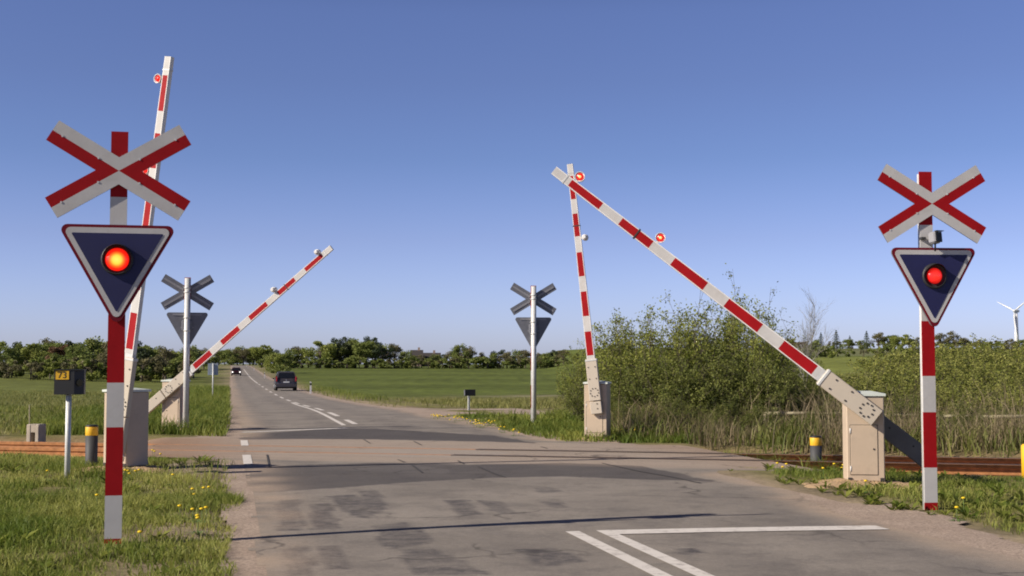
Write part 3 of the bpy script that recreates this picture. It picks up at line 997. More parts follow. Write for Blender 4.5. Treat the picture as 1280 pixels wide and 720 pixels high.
        q = MB(); q.lathe([(.050, .028), (.040, .042), (0, .050)], 20, 0, ctr, ax); q.build('lens', M['boom_lens'], la)
        if lit:
            q = MB(); q.lathe([(.020, .050), (.015, .056), (0, .058)], 14, 0, ctr, ax); q.build('lamp_core', M['boom_core'], la)
    return root


NRloc = U(1080, 606); NLloc = U(168, 587); BLloc = U(219, 538); BRloc = U(747, 549)
barrier((*NRloc, 0), (-.99, .13), 1, R(38.3), 5.05, 'striped barrier half raised on the near right, dark counterweight behind its beige cabinet', 1, False, True)
barrier((NLloc[0] - .13, NLloc[1], 0), (.866, -.5), -1, R(80.9), 5.05, 'striped barrier almost upright on the near left, grey cabinet behind the nearest crossing sign', -1, True, False, tail=.5, shift=.25)
barrier((*BLloc, 0), (.968, -.25), -1, R(38.7), 5.13, 'striped barrier slanting up to the right on the far left, behind a grey sign back', 1, True, False, tail=.75)
barrier((*BRloc, 0), (-.968, .25), 1, R(83.9), 4.75, 'striped barrier almost upright beside the bushes on the far right', -1, True, False, tail=.25)


def sand_mound(x, y, w, h, seed):
    r = np.random.default_rng(seed)
    nr, na = 10, 40
    V, Fc = [], []
    for i in range(nr + 1):
        for k in range(na):
            a = 2 * math.pi * k / na; rr = w * i / nr * (1 + .18 * math.sin(a * 3 + seed) + .1 * math.sin(a * 7))
            X, Y = x + rr * math.cos(a), y + rr * math.sin(a) * .85
            V.append((X, Y, gz1(X, Y) + h * (1 - (i / nr) ** 1.6) * (1 + .25 * r.normal()) - (.03 if i == nr else 0)))
    for i in range(nr):
        for k in range(na):
            Fc.append((i * na + k, i * na + na + k, i * na + na + (k + 1) % na, i * na + (k + 1) % na))
    tag(MB().add(V, Fc, 0, True).build('sand_mound', bpy.data.materials['loose_sand']), kind='structure')


new_mat('loose_sand', (.44, .30, .17), .95, var=.2, scale=7, bump=.8, bscale=35)
sand_mound(NRloc[0] - .05, NRloc[1] - .15, .85, .07, 3)
sand_mound(NLloc[0] - .1, NLloc[1] - .1, .8, .05, 4)
sand_mound(BLloc[0] - .1, BLloc[1] - .1, 1.2, .07, 5)
sand_mound(BRloc[0], BRloc[1], .6, .05, 6)


# ------------------------------------------------------------------ small trackside things
def text_mesh(name, body, size, mat, parent, loc, rot):
    cu = bpy.data.curves.new(name, 'FONT'); cu.body = body; cu.size = size; cu.align_x = 'CENTER'; cu.align_y = 'CENTER'; cu.extrude = .001
    t = bpy.data.objects.new(name, cu); COL.objects.link(t)
    bpy.context.view_layer.update()
    me = bpy.data.meshes.new_from_object(t.evaluated_get(bpy.context.evaluated_depsgraph_get()))
    bpy.data.objects.remove(t)
    me.materials.clear(); me.materials.append(mat)
    o = link_mesh(name, me, parent, loc); o.rotation_euler = rot
    return o


def number_box():
    loc = at_ground(84, 597)
    root = empty('trackside_number_box', loc, R(10), 'black box on a pale pole, yellow plate reading 73', 'signal box')
    MB().tube((0, 0, -.2), (0, 0, 1.16), .038, n=16).build('pole', M['galv'], root)
    b = MB()
    pts = [(-.18, -.10), (.085, -.12), (.20, .0), (.20, .14), (-.14, .14)]
    z0, z1 = 1.14, 1.47
    V = [(x, y, z0) for x, y in pts] + [(x, y, z1) for x, y in pts]
    b.add(V, [tuple(range(4, -1, -1)), tuple(range(5, 10))] + [(i, (i + 1) % 5, 5 + (i + 1) % 5, 5 + i) for i in range(5)])
    b.box((0.01, .01, z1 + .008), (.40, .27, .012))
    bx = b.build('box_case', M['black'], root)
    MB().tube((.145, -.065, 1.30), (.152, -.072, 1.30), .05, n=18).build('side_lens', M['glass'], bx)
    rt = Matrix.Rotation(math.atan2(-.02, .265), 3, 'Z')
    p = MB(); p.box((0, 0, 0), (.175, .006, .12), 0, rt)
    pl = p.build('number_plate', M['yellow'], bx); pl.location = (-.072, -.112, 1.405)
    text_mesh('digits', '73', .125, M['black'], pl, (-.001, -.0045, -.002), (math.pi / 2, 0, math.atan2(-.02, .265)))


number_box()


def bollard(px, py, h, w, label, band=True, z=None, mat=None, name='bollard'):
    x, y = U(px, py); zz = gz1(x, y) if z is None else z
    root = empty(name, (x, y, zz), 0, label, 'bollard', 'short trackside bollards')
    r = w / 2
    if mat is None:
        MB().lathe([(r * 1.02, -.1), (r, 0), (r, h - .16)], 20).build('post', M['bollard'], root)
        MB().lathe([(r * 1.005, h - .16), (r * 1.03, h - .155), (r * 1.03, h - .035), (r, h - .03)], 20, cap=False).build('reflector_band', M['yellow'], root)
        MB().lathe([(r, h - .03), (r * 1.0, h - .01), (r * .8, h), (0, h + .004)], 20).build('cap', M['black'], root)
    else:
        MB().lathe([(r, -.1), (r, h - .03), (r * .8, h - .005), (0, h)], 20).build('post', mat, root)
    return root


bollard(114, 584, .64, .18, 'dark bollard with a yellow band in the left verge before the rails')
bollard(1020, 571, .60, .19, 'dark bollard with a yellow band standing behind the rails on the right', z=-.25)
bollard(1286, 594, .47, .19, 'all yellow bollard in front of the rails at the right edge of the view', mat=M['yellow'])


def concrete_stub():
    x, y = U(45, 552)
    root = empty('concrete_post', (x, y, -.06), R(-14), 'stubby beige concrete post with a dark slot, behind the rails on the left', 'concrete post')
    m = MB()
    m.box((-.09, 0, .18), (.10, .26, .46), 0, bev=.015); m.box((.10, 0, .18), (.09, .26, .46), 0, bev=.015)
    m.box((.005, .0, .33), (.10, .24, .16), 0); m.box((.0, .07, .12), (.10, .1, .28), 0)
    m.build('block', M['concrete'], root)
    x, y = U(38, 549)
    s = MB(); s.tube((0, 0, -.1), (-.035, 0, 1.02), .016, .012, n=8)
    o = s.build('wooden_stake', M['wood'], None, (x, y, gz1(x, y)))
    tag(o, 'thin pale stake leaning beside the concrete post on the left', 'stake')


concrete_stub()


def delineator(px, D, h, label):
    x = (px - 640) / F_PX * D; y = D
    root = empty('roadside_delineator', (x, y, gz1(x, y)), R(14), label, 'delineator', 'white delineators along the road')
    w = .12
    MB().prism([(-w / 2, -.1), (w / 2, -.1), (w / 2, h - .07), (-w / 2, h)], -.03, .03).build('post', M['white'], root)
    MB().prism([(-w / 2 - .004, h * .70), (w / 2 + .004, h * .70), (w / 2 + .004, h * .86), (-w / 2 - .004, h * .86)], -.034, .034).build('black_band', M['black'], root)


delineator(389, 98, .98, 'nearest white delineator post, in the verge right of the grey car')
delineator(331.5, 205, 1.0, 'white delineator post left of the dark roadside bush, beyond the grey car')
delineator(318, 300, 1.1, 'white delineator post third along the right verge towards the trees')
delineator(309, 390, 1.2, 'farthest white delineator post where the road meets the trees')


def small_sign_back():
    x, y = U(586, 511); z = gz1(x, y)
    root = empty('low_marker_sign', (x, y, z), R(20), 'low dark marker board on a short pale post in the far right verge', 'marker sign')
    MB().box((0, 0, .26), (.07, .05, .72), 0, bev=.006).build('post', M['galv'], root)
    MB().box((.02, -.035, .61), (.42, .025, .22), 0, bev=.006).build('board', M['black'], root)
    MB().box((-.172, -.05, .61), (.035, .006, .20)).build('edge_strip', M['white'], root)
    D = 82; x = (267 - 640) / F_PX * D
    root = empty('road_sign', (x, D, gz1(x, D)), R(192), 'blue-grey back of a road sign in the left verge before the oncoming car', 'road sign')
    MB().tube((0, .03, -.2), (0, .03, 2.15), .035, n=12).build('pole', M['galv'], root)
    MB().box((0, -.02, 1.80), (.62, .012, .72), 0, bev=.005).build('panel', M['signgrey'], root)


small_sign_back()


def wooden_fence():
    root = empty('wooden_fence', (0, 0, 0), 0, 'low weathered wooden fence half hidden in the reeds right of the crossing', 'fence')
    pts = []
    for k in range(6):
        t = k / 5; px = 955 + (1282 - 955) * t; D = 29.2 - 2.2 * t
        x = (px - 640) / F_PX * D; pts.append((x, D, gz1(x, D)))
    pts += [(pts[-1][0] + 2.1 * k, pts[-1][1] - .5 * k, gz1(pts[-1][0] + 2.1 * k, pts[-1][1] - .5 * k)) for k in (1, 2, 3)]
    for k, (x, y, z) in enumerate(pts):
        MB().tube((x, y, z - .2), (x + .01, y, z + (.86 if k >= 5 else .50)), .05, .045, n=10).build('fence_post', M['wood'], root)
    for a, b in zip(pts[:-1], pts[1:]):
        MB().tube((a[0], a[1] - .06, a[2] + .47), (b[0], b[1] - .06, b[2] + .48), .036, .034, n=8).build('fence_rail', M['wood'], root)


wooden_fence()


# ------------------------------------------------------------------ cars
def car(loc, yaw, label, paint, L, W, Ht, kind, facing_lit):
    root = empty('car', loc, yaw, label, 'car')
    # front at -y, rear at +y : side profile (y, z)
    if kind == 'mpv':
        prof = [(-L/2, .30), (-L/2 + .03, .62), (-L/2 + .25, .80), (-L/2 + .95, .97), (-.55, 1.42), (-.15, Ht - .02), (.7, Ht), (L/2 - .42, Ht - .05),
                (L/2 - .16, 1.02), (L/2 - .05, .92), (L/2, .60), (L/2 - .03, .32)]
    else:
        prof = [(-L/2, .28), (-L/2 + .02, .58), (-L/2 + .2, .74), (-L/2 + 1.1, .90), (-.45, 1.28), (0, Ht), (.7, Ht - .02), (L/2 - .75, Ht - .18),
                (L/2 - .2, .98), (L/2 - .04, .90), (L/2, .55), (L/2 - .03, .30)]
    def halfw(z):
        return W / 2 * (np.interp(z, [.2, .35, .6, .95, Ht], [.93, .985, 1.0, .97, .76]))
    n = len(prof); m = MB()
    cols = [-1, -.9, -.5, 0, .5, .9, 1]
    V = []
    for (y, z) in prof:
        for c in cols:
            edge = (abs(c) == 1)
            V.append((c * halfw(z), y * (1 - (.03 if edge else 0)) , z - (.025 if edge and z > .8 else 0)))
    k = len(cols); Fc = []
    for i in range(n - 1):
        for j in range(k - 1): Fc.append((i * k + j, i * k + j + 1, i * k + k + j + 1, i * k + k + j))
    Fc.append(tuple((n - 1) * k + j for j in range(k)) + tuple(range(k - 1, -1, -1)))
    m.add(V, [f[::-1] for f in Fc], 0, True)
    lo = [i for i in range(n)]
    for j in (0, k - 1):
        f = tuple(i * k + j for i in lo)
        m.add([], []); m.f.append(f if j == 0 else f[::-1]); m.m.append(0); m.sm.append(False)
    body = m.build('body', paint, root)
    def pt(y, z, c, off=.012):
        return (c * (halfw(z) + (off if abs(c) > .99 else 0)), y, z)
    # glass
    def lerp(a, b, t): return (a[0] + (b[0] - a[0]) * t, a[1] + (b[1] - a[1]) * t)
    def panel(name, a, b, t0, t1, cw, off, mat, parent):
        p0, p1 = lerp(a, b, t0), lerp(a, b, t1)
        d = Vector((p1[0] - p0[0], p1[1] - p0[1])).normalized(); nr = Vector((d.y, -d.x)) * off
        if nr.y < 0 and off > 0: nr = -nr
        q = []
        for p_, w in ((p0, cw[0]), (p1, cw[1])):
            for sg in (-1, 1): q.append((sg * w * halfw(p_[1]), p_[0] + nr.x, p_[1] + nr.y))
        mm = MB().add([q[0], q[1], q[3], q[2]], [(0, 1, 2, 3)])
        mm.add([q[0], q[1], q[3], q[2]], [(3, 2, 1, 0)]); mm.v[4:] = [(a_[0] * .98, a_[1] - nr.x * .8, a_[2] - nr.y * .8) for a_ in mm.v[4:]]
        return mm.build(name, mat, parent)
    if kind == 'mpv':
        ri, ro = prof[8], prof[7]; fi, fo = prof[3], prof[4]
    else:
        ri, ro = prof[8], prof[7]; fi, fo = prof[3], prof[4]
    panel('rear_window', ri, ro, .06, .90, (.84, .84), .02, M['glass'], body)
    panel('windscreen', fi, fo, .06, .95, (.86, .90), .02, M['glass'], body)
    for sg in (-1, 1):
        zz0, zz1 = 1.0 if kind == 'mpv' else .94, Ht - .14
        ys = [(-.75, zz0), (-.30, zz1), (.25, zz1 + .02), (.25, zz0)]
        ys2 = [(.32, zz0), (.32, zz1 + .02), (L/2 - .72, zz1 - .02), (L/2 - .42, zz0 + .04)]
        for q in (ys, ys2):
            vv = [pt(y, z, sg) for y, z in q]; vi = [pt(y, z, sg, .0) for y, z in q]
            MB().add(vv, [(0, 1, 2, 3) if sg < 0 else (3, 2, 1, 0)]).build('side_window', M['glass'], body)
        mr = MB(); mr.box((sg * (W / 2 + .08), -.72, 1.0), (.17, .09, .13), 0, bev=.02); mr.build('wing_mirror', paint, body)
        tl = MB()
        if kind == 'mpv': tl.box((sg * W / 2 * .90, L/2 - .06, .99), (.11, .14, .42), 0, Matrix.Rotation(R(12), 3, 'X'), bev=.02)
        else: tl.box((sg * W / 2 * .82, L/2 - .035, .80), (.26, .08, .14), 0, bev=.02)
        tl.build('tail_light', M['tail'], body)
        hl = MB(); hl.lathe([(.12, 0), (.11, .03), (0, .045)], 16, 0, (sg * W / 2 * .74, -L/2 + .015 + .03, .64), (0, -1, 0)); hl.build('headlight', M['headlamp'] if facing_lit else M['plate'], body)
    MB().box((0, L/2 - .01, .44), (W * .94, .12, .24), 0, bev=.03).build('rear_bumper', paint, body)
    MB().box((0, -L/2 + .01, .42), (W * .94, .12, .24), 0, bev=.03).build('front_bumper', paint, body)
    MB().box((0, -L/2 - .052, .50), (W * .5, .012, .14), 0).build('grille', M['trim'], body)
    MB().box((0, L/2 + (.012 if kind == 'mpv' else .02), .735 if kind == 'mpv' else .70), (.50, .02, .11), 0).build('number_plate', M['plate'], body)
    MB().tube((0, L/2 - .03, .88), (0, L/2 + .012, .88), .055, n=16).build('badge', M['alloy'], body)
    for sx in (-1, 1):
        for yy in (-L/2 + .82, L/2 - .78):
            w = MB(); c = (sx * (W / 2 - .10), yy, .315)
            w.lathe([(.20, -.10), (.30, -.10), (.318, -.07), (.318, .07), (.30, .10), (.20, .10)], 24, 0, c, (1, 0, 0))
            wh = w.build('wheel', M['tyre'], root)
            rm = MB(); rm.lathe([(.20, 0), (.19, .015), (.06, .03), (0, .03)], 20, 0, (c[0] + sx * .10, yy, .315), (sx, 0, 0)); rm.build('rim', M['alloy'], wh)
    MB().box((0, 0, .27), (W * .80, L * .88, .14)).build('underbody', M['trim'], root)
    return root


def road_pose(s, n):
    x, y = xy(s, n); return (x, y, float(road_z(s, n)))


YAW_ROAD = math.atan2(RD[1], RD[0]) - math.pi / 2
car(road_pose(114, 4.55), YAW_ROAD + math.pi, 'grey people carrier driving away on the right side of the road', M['car_grey'], 4.3, 1.78, 1.60, 'mpv', False)
car(road_pose(238, .95), YAW_ROAD, 'dark red car coming towards the crossing with lit headlights', M['car_dark'], 4.1, 1.72, 1.44, 'hatch', True)


# ------------------------------------------------------------------ wind turbine and farmhouse
def turbine():
    D = 900; x = (1270.5 - 640) / F_PX * D; z = gz1(x, D)
    hub = 1.55 + (455 - 389) / F_PX * D
    root = empty('wind_turbine', (x, D, z), R(-57), 'white three-bladed wind turbine on the horizon at the right', 'wind turbine')
    h = hub - z
    MB().tube((0, 0, -1), (0, 0, h - .8), 1.55, 1.0, n=20).build('tower', M['turbine'], root)
    MB().box((0, .6, h + .1), (1.8, 4.4, 1.8), 0, bev=.35).build('nacelle', M['turbine'], root)
    MB().lathe([(1.0, 0), (.9, .8), (.4, 1.5), (0, 1.7)], 18, 0, (0, -1.6, h + .1), (0, -1, 0)).build('hub', M['turbine'], root)
    for k, a in enumerate((R(57), R(177), R(297))):
        d = Vector((math.sin(a), 0, math.cos(a))); pz = Vector((math.cos(a), 0, -math.sin(a)))
        m = MB(); V = []
        for t, w in ((.0, .5), (.08, .55), (.2, 1.25), (.5, .85), (.8, .5), (1.0, .15)):
            c = d * (.8 + 14.5 * t)
            for (u, v) in ((-.35, 0), (0, -.16), (.65, 0), (0, .16)):
                q = c + pz * u * w; V.append((q.x, -2.4 + v * (1.2 - t) * 2, q.z + h + .1))
        Fc = [(i * 4 + j, i * 4 + (j + 1) % 4, i * 4 + 4 + (j + 1) % 4, i * 4 + 4 + j) for i in range(5) for j in range(4)] + [(20, 21, 22, 23)]
        m.add(V, Fc, 0, True); m.build('blade', M['turbine'], root)


turbine()


def farmhouse(px0, px1, py_ridge, D, label, dpt=9):
    x0, x1 = (px0 - 640) / F_PX * D, (px1 - 640) / F_PX * D
    xc, w = (x0 + x1) / 2, (x1 - x0)
    z = gz1(xc, D); hr = 1.55 + (455 - py_ridge) / F_PX * D - z
    root = empty('farmhouse', (xc, D, z), R(4), label, 'farmhouse', 'farm roofs behind the trees')
    he = hr - 2.6
    MB().box((0, 0, he / 2), (w, dpt, he)).build('wall', M['farmwall'], root)
    m = MB()
    V = [(-w/2 - .3, -dpt/2 - .4, he - .1), (w/2 + .3, -dpt/2 - .4, he - .1), (w/2 + .3, dpt/2 + .4, he - .1), (-w/2 - .3, dpt/2 + .4, he - .1), (-w/2 - .3, 0, hr), (w/2 + .3, 0, hr)]
    m.add(V, [(0, 1, 5, 4), (2, 3, 4, 5), (1, 2, 5), (3, 0, 4), (3, 2, 1, 0)])
    rf = m.build('roof', M['thatch'], root)
    MB().box((w * .2, 0, hr + .2), (.7, .7, 1.2)).build('chimney', M['farmwall'], rf)
    for k in range(3):
        MB().box((-w * .3 + k * w * .3, -dpt/2 - .01, he * .55), (1.1, .06, 1.2)).build('window', M['glass'], root)


farmhouse(514, 528, 437.5, 420, 'farm building with the higher short dark roof behind the trees')
farmhouse(526, 550, 441, 425, 'farm building with the long low dark roof behind the trees')


# ------------------------------------------------------------------ plants
def rand_dirs(n, r, up=0.0):
    v = r.normal(size=(n, 3)); v[:, 2] += up
    return v / np.linalg.norm(v, axis=1, keepdims=True)


def leaves_mesh(name, pos, size, mat, r, tint=None, aspect=.5, up=.25):
    """one small diamond-shaped leaf per position"""
    n = len(pos)
    d = rand_dirs(n, r, up); e = np.cross(d, rand_dirs(n, r)); e /= np.linalg.norm(e, axis=1, keepdims=True) + 1e-9
    sz = (size * r.uniform(.6, 1.35, n))[:, None]
    fold = np.cross(d, e) * sz * .12
    V = np.stack([pos - d * sz * .5, pos + e * sz * aspect * .5 + fold, pos + d * sz * .5, pos - e * sz * aspect * .5 + fold], 1).reshape(-1, 3)
    Fc = np.arange(4 * n).reshape(-1, 4)
    if tint is None: tint = r.random(n)
    return np_mesh(name, V, Fc, mat, {'tint': np.repeat(np.clip(tint, 0, 1), 4)})


def tubes_mesh(name, A, B, ra, rb, mat, k=4):
    """many thin tapered tubes as one mesh"""
    A, B = np.asarray(A, float), np.asarray(B, float); n = len(A)
    d = B - A; d /= np.linalg.norm(d, axis=1, keepdims=True) + 1e-9
    h = np.where(np.abs(d[:, 2:3]) > .9, np.array([[1., 0, 0]]), np.array([[0, 0, 1.]]))
    u = np.cross(d, h); u /= np.linalg.norm(u, axis=1, keepdims=True); v = np.cross(d, u)
    ra, rb = np.broadcast_to(ra, n), np.broadcast_to(rb, n)
    V = np.zeros((n, 2 * k, 3))
    for i in range(k):
        t = 2 * math.pi * i / k; o = u * math.cos(t) + v * math.sin(t)
        V[:, i] = A + o * ra[:, None]; V[:, k + i] = B + o * rb[:, None]
    Fc = []
    b = (np.arange(n) * 2 * k)[:, None]
    for i in range(k): Fc.append(np.stack([b[:, 0] + i, b[:, 0] + (i + 1) % k, b[:, 0] + k + (i + 1) % k, b[:, 0] + k + i], 1))
    return np_mesh(name, V.reshape(-1, 3), np.concatenate(Fc), mat, smooth=True)


def shrub_meshes(seed, h, w, stems, twigs, lpt, leaf, mat, fill=.12, upright=1.0, lo=.12):
    r = np.random.default_rng(seed)
    A, B, RA, RB, P, T = [], [], [], [], [], []
    for i in range(stems):
        az = r.uniform(0, 2 * math.pi); out = r.random() ** .7
        hl = h * (1 - .45 * out ** 2) * r.uniform(.72, 1.03)
        b0 = np.array([math.cos(az), math.sin(az), 0]) * w * .16 * out
        dirv = np.array([math.cos(az), math.sin(az), 0])
        pts = []
        wig = r.normal(size=(7, 3)) * .035 * h
        for k in range(7):
            t = k / 6
            pts.append(b0 + dirv * (w * .42 * out * t ** (1.0 * upright)) + np.array([0, 0, hl * (t - .06 * t * t * out)]) + wig[k] * t)
        pts = np.array(pts)
        for k in range(6):
            A.append(pts[k]); B.append(pts[k + 1])
            RA.append(.018 * (1 - k / 7) * h / 3); RB.append(.018 * (1 - (k + 1) / 7) * h / 3)
        shade = r.normal() * .16
        for q in range(twigs):
            t = lo + (1 - lo) * r.random() ** .8
            x = t * 6; k = min(5, int(x)); a = pts[k] + (pts[k + 1] - pts[k]) * (x - k)
            dv = rand_dirs(1, r, .75)[0] + dirv * .35; dv /= np.linalg.norm(dv)
            ln = h * r.uniform(.07, .20) * (1.15 - .5 * t)
            b = a + dv * ln
            A.append(a); B.append(b); RA.append(.005 * h / 3); RB.append(.002 * h / 3)
            tt = r.random((lpt, 1)) ** .8
            P.append(a + (b - a) * (tt * 1.1) + r.normal(size=(lpt, 3)) * .020 * h)
            T.append(np.full(lpt, .45 + shade + r.normal() * .12) + r.normal(size=lpt) * .16)
    P = np.concatenate(P); T = np.concatenate(T)
    keep = P[:, 2] > .02
    return tubes_mesh('stems', A, B, np.array(RA), np.array(RB), M['bark']), leaves_mesh('foliage', P[keep], leaf, mat, r, T[keep])


def plant(name, parts, names, loc, rz, sc, label, cat, group):
    root = empty(name, loc, rz, label, cat, group)
    root.scale = sc if isinstance(sc, tuple) else (sc, sc, sc)
    for nm, me in zip(names, parts): link_mesh(nm, me, root)
    return root


W1 = [shrub_meshes(100 + i, 3.4, 3.0, 36, 14, 18, .072, M['leaf_willow']) for i in range(3)]
W2 = [shrub_meshes(120 + i, 2.4, 3.0, 50, 15, 18, .066, M['leaf_dark'], lo=.04) for i in range(2)]
W3 = [shrub_meshes(140 + i, 3.6, 2.0, 20, 12, 10, .075, M['leaf_willow'], upright=.8, lo=.25) for i in range(2)]


def at(px, D):
    x = (px - 640) / F_PX * D; return x, D, gz1(x, D)


def topscale(px, D, py, h0):
    x, y, z = at(px, D); return (1.55 + (455 - py) / F_PX * D - z) / h0


big = [  # px, D, top py, proto set, width factor, label
    (726, 37, 426, W1, .72, 'low round bush at the left end of the hedge, behind the upright far barrier'),
    (770, 35, 398, W1, 1.0, 'green willow bush directly right of the upright far barrier'),
    (806, 33.5, 381, W1, 1.0, 'bright green willow bush, second from the upright barrier'),
    (838, 35, 370, W1, 1.0, 'tall rounded willow bush in the middle of the hedge'),
    (872, 34, 369, W3, 1.2, 'thin airy willow with sky showing through, left of the tallest one'),
    (898, 36, 362, W1, .8, 'upright willow bush just left of the tallest spire of the hedge'),
    (921, 35, 350, W3, .9, 'tallest willow of the hedge, pointed top above the slanting boom'),
    (940, 34, 384, W1, .9, 'broad willow bush under the slanting boom'),
    (960, 36, 371, W3, .9, 'slender willow spire right of the slanting boom'),
    (985, 35, 412, W1, .85, 'low willow bush at the right end of the hedge'),
    (752, 33, 455, W2, .9, 'low dark bush tucked behind the far right cabinet'),
    (800, 31.5, 452, W2, 1.0, 'low dark bush in front of the hedge left part'),
    (850, 31.0, 440, W2, 1.1, 'dark green bush low in front of the middle of the hedge'),
    (900, 31.5, 436, W2, 1.1, 'dark green bush low under the middle of the slanting boom'),
    (945, 31.0, 446, W2, 1.0, 'dark green bush low in front of the hedge, beneath the boom'),
    (990, 31.5, 455, W2, 1.0, 'dark green bush low beside the bare birch sapling'),
    (1030, 33, 468, W2, .9, 'low dark bush behind the lower end of the slanting boom'),
]
for i, (px, D, py, S_, wf, lab) in enumerate(big):
    h0 = 3.4 if S_ is W1 else 2.4 if S_ is W2 else 3.6
    k = topscale(px, D, py, h0)
    plant('willow_bush' if S_ is not W2 else 'bush', S_[i % len(S_)], ('stems', 'foliage'), at(px, D), i * 1.7, (k * wf * (1.0 if S_ is not W2 else 1.15), k * wf, k), lab, 'bush', 'bushes of the hedge right of the crossing')


for i, (px, D, py) in enumerate(((775, 29.5, 505), (838, 29, 498), (905, 28.5, 500), (950, 28.2, 507), (1036, 28, 505), (1105, 27.5, 512), (1140, 28, 498), (1200, 27, 505), (1245, 27.5, 510), (935, 24.9, 552), (1000, 27.4, 520))):
    k = topscale(px, D, py, 2.4) * 1.12
    plant('bush', W2[i % 2], ('stems', 'foliage'), at(px, D), i * 2.1, (k * 1.25, k * 1.25, k), 'small dark green bush among the dry reeds behind the rails', 'bush', 'small bushes among the reeds')


def bare_tree(seed, h, mat):
    r = np.random.default_rng(seed)
    A, B, RA, RB = [], [], [], []
    def grow(p, d, ln, rad, lev):
        n = 4; q = p
        for k in range(n):
            d = d + r.normal(size=3) * .09; d = d / np.linalg.norm(d)
            e = q + d * ln / n
            A.append(q); B.append(e); RA.append(rad * (1 - .18 * k)); RB.append(rad * (1 - .18 * (k + 1)))
            if lev < 3 and (k > 0 or lev > 0):
                for _ in range(3 if lev < 2 else 2):
                    nd = d + rand_dirs(1, r, .35)[0] * .55; nd /= np.linalg.norm(nd)
                    grow(e, nd, ln * r.uniform(.35, .55), rad * .45, lev + 1)
            q = e
    grow(np.zeros(3), np.array([0, 0, 1.]), h, .03 * h / 3, 0)
    return tubes_mesh('trunk', A, B, np.array(RA), np.array(RB), mat, 5)


x, y, z = at(1006, 32.8)
bt = empty('bare_birch', (x, y, z), .5, 'bare pale birch sapling with leafless twigs right of the hedge', 'tree')
link_mesh('trunk', bare_tree(5, 2.0, M['birch']), bt)

# low scrub on the bank at the right
SCR = [shrub_meshes(160 + i, 1.5, 2.4, 44, 9, 11, .062, M['leaf_scrub'], lo=.05) for i in range(3)]
r_ = np.random.default_rng(5)
cnt = 0
for row, (D, py0, n_) in enumerate(((34, 470, 9), (40, 455, 9), (48, 442, 11), (58, 432, 11), (70, 428, 9))):
    for k in range(n_):
        px = 1070 + (1310 - 1070) * (k + .5 + r_.uniform(-.35, .35)) / n_
        if row >= 2: px = 1130 + (1320 - 1130) * (k + .5 + r_.uniform(-.35, .35)) / n_
        Dk = D + r_.uniform(-2, 2)
        k_ = max(.45, topscale(px, Dk, py0 + r_.uniform(-6, 8), 1.5))
        k_ = min(k_, 2.0)
        plant('scrub_bush', SCR[cnt % 3], ('stems', 'foliage'), at(px, Dk), r_.uniform(0, 6), (k_ * 1.35, k_ * 1.35, k_),
              'yellow-green scrub bush in the thicket behind the rails at the far right', 'bush', 'scrub thicket behind the rails on the right')
        cnt += 1


# ---- distant trees
def tree_meshes(seed, h, w, mat, leaves=3400, leaf=.40, trunk=.24, crown0=.03, lumps=22, flat=1.0):
    r = np.random.default_rng(seed)
    zc = h * (crown0 + (1 - crown0) / 2); hz = h * (1 - crown0) / 2
    A, B, RA, RB = [np.zeros(3)], [np.array([r.normal() * .2, r.normal() * .2, h * .62])], [trunk], [trunk * .4]
    cs, rs = [], []
    for i in range(lumps):
        d = rand_dirs(1, r, .15)[0]; q = r.uniform(.45, .85)
        c = np.array([d[0] * w / 2 * q, d[1] * w / 2 * q, zc + d[2] * hz * q]); rad = r.uniform(.16, .30) * min(w, h) * .62
        cs.append(c); rs.append(rad)
        a = np.array([0, 0, h * r.uniform(.22, .55)])
        A.append(a); B.append(c); RA.append(trunk * .35); RB.append(trunk * .10)
    cs, rs = np.array(cs), np.array(rs)
    which = r.integers(0, lumps, leaves)
    dv = rand_dirs(leaves, r); rad = r.random(leaves) ** .45
    pos = cs[which] + dv * (rs[which] * rad)[:, None] * np.array([1, 1, .85])
    lt = r.normal(size=lumps) * .17
    tint = .42 + lt[which] + r.normal(size=leaves) * .15
    keep = pos[:, 2] > h * .04
    return tubes_mesh('trunk', A, B, np.array(RA), np.array(RB), M['bark'], 6), leaves_mesh('crown', pos[keep], leaf, mat, r, tint[keep], .7)


def conifer_meshes(seed, h, w, mat, leaves=2200, leaf=.32):
    r = np.random.default_rng(seed)
    t = r.random(leaves) ** .8
    wh = np.floor(t * 11) / 11 + .05
    az = r.uniform(0, 2 * math.pi, leaves); rr = r.random(leaves) ** .6
    rad = w / 2 * (1 - wh) ** .8 * rr * (1 + .25 * np.sin(az * 5 + wh * 40))
    z = h * (.10 + .90 * wh) - rr * .07 * h * (1 - wh) + r.normal(size=leaves) * .012 * h
    pos = np.stack([np.cos(az) * rad, np.sin(az) * rad, z], 1)
    return tubes_mesh('trunk', [np.zeros(3)], [np.array([0, 0, h * .97])], .2, .03, M['bark'], 6), leaves_mesh('crown', pos, leaf, mat, r, .4 + r.normal(size=leaves) * .2, .6)


